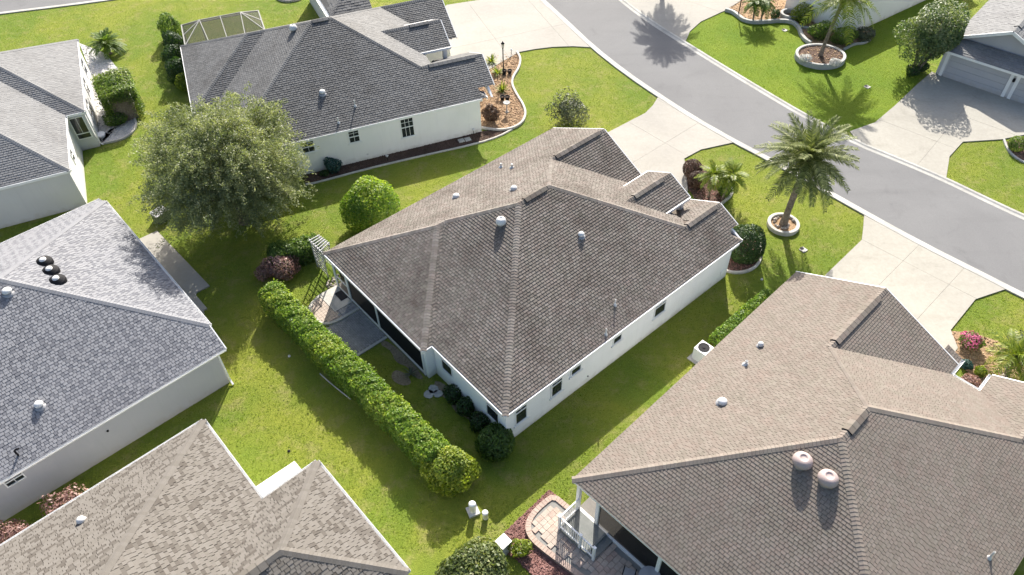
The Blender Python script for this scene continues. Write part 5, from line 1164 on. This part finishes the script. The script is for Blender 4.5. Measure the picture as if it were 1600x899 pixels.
for p, l in (((-0.13, 51.72, 0), 'left pot of the upper black pair in the tan bed'), ((0.28, 51.70, 0), 'right pot of the upper black pair in the tan bed'), ((-0.32, 48.14, 0), 'left pot of the lower black pair in the tan bed'), ((0.05, 48.12, 0), 'right pot of the lower black pair in the tan bed')):
    t = thing('flower_pot', l, 'pot', p, 0, 'black pots in the tan bed'); mb = MB(); mb.lathe([(.11, 0), (.17, .3), (.19, .3), (.19, .35), (.15, .35), (.14, .26), (.01, .25)], n=14); mb.build('pot', 'black', t, True)
    mb = MB(); mb.lathe([(.14, .27), (.01, .30)], n=10); mb.build('soil', 'mulch_dark', t)
t = thing('bird_bath', 'small grey bird bath near the curved edging of the tan bed', 'bird bath', (-0.02, 46.57, 0)); mb = MB(); mb.lathe([(.16, 0), (.14, .06), (.05, .12), (.045, .68), (.08, .72)], n=12); mb.build('stand', 'edging_grey', t, True); mb = MB(); mb.lathe([(.06, .7), (.22, .76), (.25, .84), (.22, .84), (.05, .78)], n=16); mb.build('bowl', 'edging_grey', t, True)
def path_light(p, l):
    t = thing('path_light', l, 'path light', p, 0, 'small garden path lights'); mb = MB(); mb.lathe([(.02, 0), (.02, .36)], n=6); mb.build('stake', 'black', t); mb = MB(); mb.lathe([(.05, .36), (.06, .44), (.11, .45), (.02, .52)], n=10); mb.build('lamp_head', 'metal', t)
for p, l in (((0.46, 54.51, 0), 'path light at the driveway end of the tan bed'), ((0.01, 13.66, 0), 'path light in the red mulch by the yellow-green plant'), ((-8.08, 41.25, 0), 'path light in the middle of the bed under the off-white wall'), ((-9.40, 41.52, 0), 'path light left of the middle in the bed under the off-white wall'), ((-5.78, 42.93, 0), 'path light in the bed under the largest window'), ((-2.37, 43.96, 0), 'path light near the meter box')): path_light(p, l)
for p, l in (((-3.20, 43.25, 0), 'left pale square stone in the dark bed'), ((-2.76, 43.38, 0), 'right pale square stone in the dark bed')):
    mb = MB(); mb.box(-.2, .2, -.2, .2, 0, .06); o = tag(mb.build('flat_stone', 'edging'), l, 'stone'); o.location = (p[0], p[1], .02); o.rotation_euler.z = .35
def drain(p, l):
    t = thing('drain_cover', l, 'drain cover', p, .6, 'drain covers in the front lawns'); mb = MB(); mb.box(-.18, .18, -.18, .18, 0, .05); mb.build('frame', 'edging', t); mb = MB(); mb.lathe([(.12, .05), (.12, .065), (.02, .07)], (.0, .12, 0), 10); mb.build('opening', 'black', t)
drain((17.05, 31.66, 0), 'white drain cover on the lawn beside the date palm'); drain((26.53, 48.54, 0), 'white drain cover on the lush lawn by the glossy tree'); drain((22.74, 57.14, 0), 'pale drain cover below the small round planter')
for p, l in (((-10.71, 19.13, 0), 'small dark sprinkler on the lawn above the sand roof'), ((-11.72, 24.82, 0), 'pale sprinkler at the foot of the long hedge'), ((14.07, 29.39, 0), 'white marker cap on the shaded strip of lawn')):
    t = thing('sprinkler', l, 'sprinkler', p); mb = MB(); mb.lathe([(.07, 0), (.07, .04), (.03, .05), (.03, .1)], n=10); mb.build('body', 'black' if 'dark' in l else 'metal', t)
mb = MB(); mb.lathe([(.2, 0), (.3, .22), (.31, .3), (.27, .3), (.05, .27)], n=18); t = thing('planter_pot', 'white round pot at the lower end of the gravel bed', 'pot', (-28.52, 44.88, 0)); mb.build('pot', 'white', t, True)
# lattice arbour behind the lanai corner
c4 = [(-11.24, 31.39, 2.05), (-10.83, 31.74, 2.05), (-10.19, 31.08, 2.05), (-10.52, 30.53, 2.05)]
M['worn_white'] = plain('worn_white_paint', (.40, .40, .385), .6, .2, .1)
t = thing('garden_arbour', 'white lattice arbour beside the lanai corner', 'arbour', c4[3][:2] + (0,))
q4 = [Vector((c[0] - c4[3][0], c[1] - c4[3][1], 0)) for c in c4]; Z = Vector((0, 0, 1))
for c in q4: mb = MB(); mb.beam(c, c + Z * 2.05, .07, .07, up=(1, .3, 0)); mb.build('post', 'worn_white', t)
for a, b in ((0, 3), (1, 2)):
    mb = MB(); e = (q4[b] - q4[a]) * .12; mb.beam(q4[a] - e + Z * 2.06, q4[b] + e + Z * 2.06, .06, .09); mb.build('rail', 'worn_white', t); mb = MB()
    for i in range(1, 4): p = q4[a].lerp(q4[b], i / 4); mb.beam(p + Z * .1, p + Z * 2.0, .03, .02, up=(1, .3, 0))
    for i in range(8): mb.beam(q4[a] + Z * (.2 + i * .245), q4[b] + Z * (.2 + i * .245), .02, .035)
    mb.build('lattice', 'worn_white', t)
for i in range(6):
    a, b = q4[0].lerp(q4[3], i / 5), q4[1].lerp(q4[2], i / 5); e = (b - a) * .15; mb = MB(); mb.beam(a - e + Z * 2.13, b + e + Z * 2.13, .05, .05); mb.build('slat', 'worn_white', t)
mb = MB(); b0 = A.w(.35, 9.25)
for i in range(70): mb.rock((random.uniform(-.6, 1.6), random.uniform(-.35, .35), 0), random.uniform(.05, .1))
o = mb.build('gravel', 'rock'); o['kind'] = 'stuff'; o.location = (b0[0], b0[1], .0); o.rotation_euler.z = A.root.rotation_euler.z
# screen cage behind the charcoal-roofed house
t = thing('screen_cage', 'grey framed screen enclosure at the back of the charcoal-roofed house', 'screen enclosure', Cc.w(0, 0), Cc.root.rotation_euler.z)
z0, z1 = 2.62, 2.95; q = [(.3, 9.62, z0), (6.2, 9.62, z0), (6.2, 13.0, z0), (.3, 13.0, z0)]; rg = [(1.7, 11.9, z1), (4.8, 11.9, z1)]
rg = [(1.72, 12.6, z1), (4.84, 12.6, z1)]
def bar(a, b, w=.06): mb = MB(); mb.beam(a, b, w, w); mb.build('bar', 'alu', t)
for a, b in ((q[0], q[3]), (q[3], q[2]), (q[2], q[1]), (q[0], q[1])): bar(a, b, .09)
for a, b in ((rg[0], rg[1]), (rg[0], q[0]), (rg[1], q[1]), (rg[0], (.3, 11.3, z0)), (rg[1], (6.2, 11.3, z0)), (rg[0], q[3]), (rg[1], q[2]), (rg[0], (2.0, 9.62, z0)), (rg[1], (4.7, 9.62, z0)), ((3.28, 12.6, z1), (3.35, 9.62, z0))): bar(a, b)
for x, y in ((.3, 13.0), (1.7, 13.), (3.3, 13.), (4.8, 13.), (6.2, 13.0), (.3, 11.3), (6.2, 11.3)): mb = MB(); mb.box(x - .04, x + .04, y - .04, y + .04, 0, z0); mb.build('post', 'alu', t)
for P in ([q[0], q[1], rg[1], rg[0]], [q[1], q[2], rg[1]], [q[2], q[3], rg[0], rg[1]], [q[3], q[0], rg[0]]): mb = MB(); mb.poly(P); mb.build('screen_panel', 'cage_screen', t)
for a, b in ((q[3], q[2]), (q[0], q[3]), (q[1], q[2])): mb = MB(); mb.poly([(a[0], a[1], .1), (b[0], b[1], .1), (b[0], b[1], z0 - .05), (a[0], a[1], z0 - .05)]); mb.build('screen_panel', 'cage_screen', t)

# bare soil along the back wall of the white house
for pts in ([A.w(.66, .1), A.w(.66, -5.2), A.w(.1, -5.3), A.w(-.05, -4.2), A.w(.25, -3.2), A.w(-.1, -2.3), A.w(.15, -1.4), A.w(-.2, -.5)], [A.w(.12, 3.8), A.w(.12, .3), A.w(-.35, .6), A.w(-.15, 1.5), A.w(-.5, 2.2), A.w(-.2, 3.0), A.w(-.45, 3.8)], [A.w(-.6, .5), A.w(-1.1, .7), A.w(-1.3, 1.5), A.w(-.8, 1.9), A.w(-.5, 1.3)]):
    sheet('bare_soil', smooth(pts, 2, True), .008, 'soil')
# ------------------------------------------------------------------ grass blades over the lawns
def grass(n):
    y = RNG.uniform(14, 72, n); x = RNG.uniform(-.72, .78, n) * (y * .82 + 17)
    ok = np.ones(n, bool)
    for P in NOGRASS:
        P = np.array([p[:2] for p in P]); lo, hi = P.min(0) - .02, P.max(0) + .02
        idx = np.nonzero((x > lo[0]) & (x < hi[0]) & (y > lo[1]) & (y < hi[1]))[0]
        if not len(idx): continue
        px, py = x[idx], y[idx]; c = np.zeros(len(idx), bool)
        for a, b in zip(P, np.roll(P, -1, 0)):
            if a[1] == b[1]: continue
            c ^= ((a[1] > py) != (b[1] > py)) & (px < (b[0] - a[0]) * (py - a[1]) / (b[1] - a[1]) + a[0])
        ok[idx[c]] = False
    x, y = x[ok], y[ok]; n = len(x)
    P = np.stack([x, y, RNG.uniform(.0, .035, n)], 1)
    t = sum(np.sin(x * f + h_) * np.sin(y * g + k_) for f, g, h_, k_ in ((.31, .42, 1, 2), (.9, .7, 3, .4), (1.7, 2.1, .2, 5), (4.3, 3.7, 2, 1))) / 4
    tone = .45 + .28 * t + RNG.normal(0, .11, n)
    leaf_mesh('grass', P, unit(n) * [1, 1, .5], .075, tone, 'leaf_grass', None, .5, np.stack([RNG.normal(0, .6, n), RNG.normal(0, .6, n), np.ones(n)], 1), .15)['kind'] = 'stuff'
for h_ in (near, ): NOGRASS.append(list(off(near, -.02)) + list(off(near, .6))[::-1])
NOGRASS.append(list(off(far_, .02)) + list(off(far_, -.6))[::-1]); NOGRASS.append(list(off(r2, -.02)) + list(off(r2, .6))[::-1])
grass(330000)
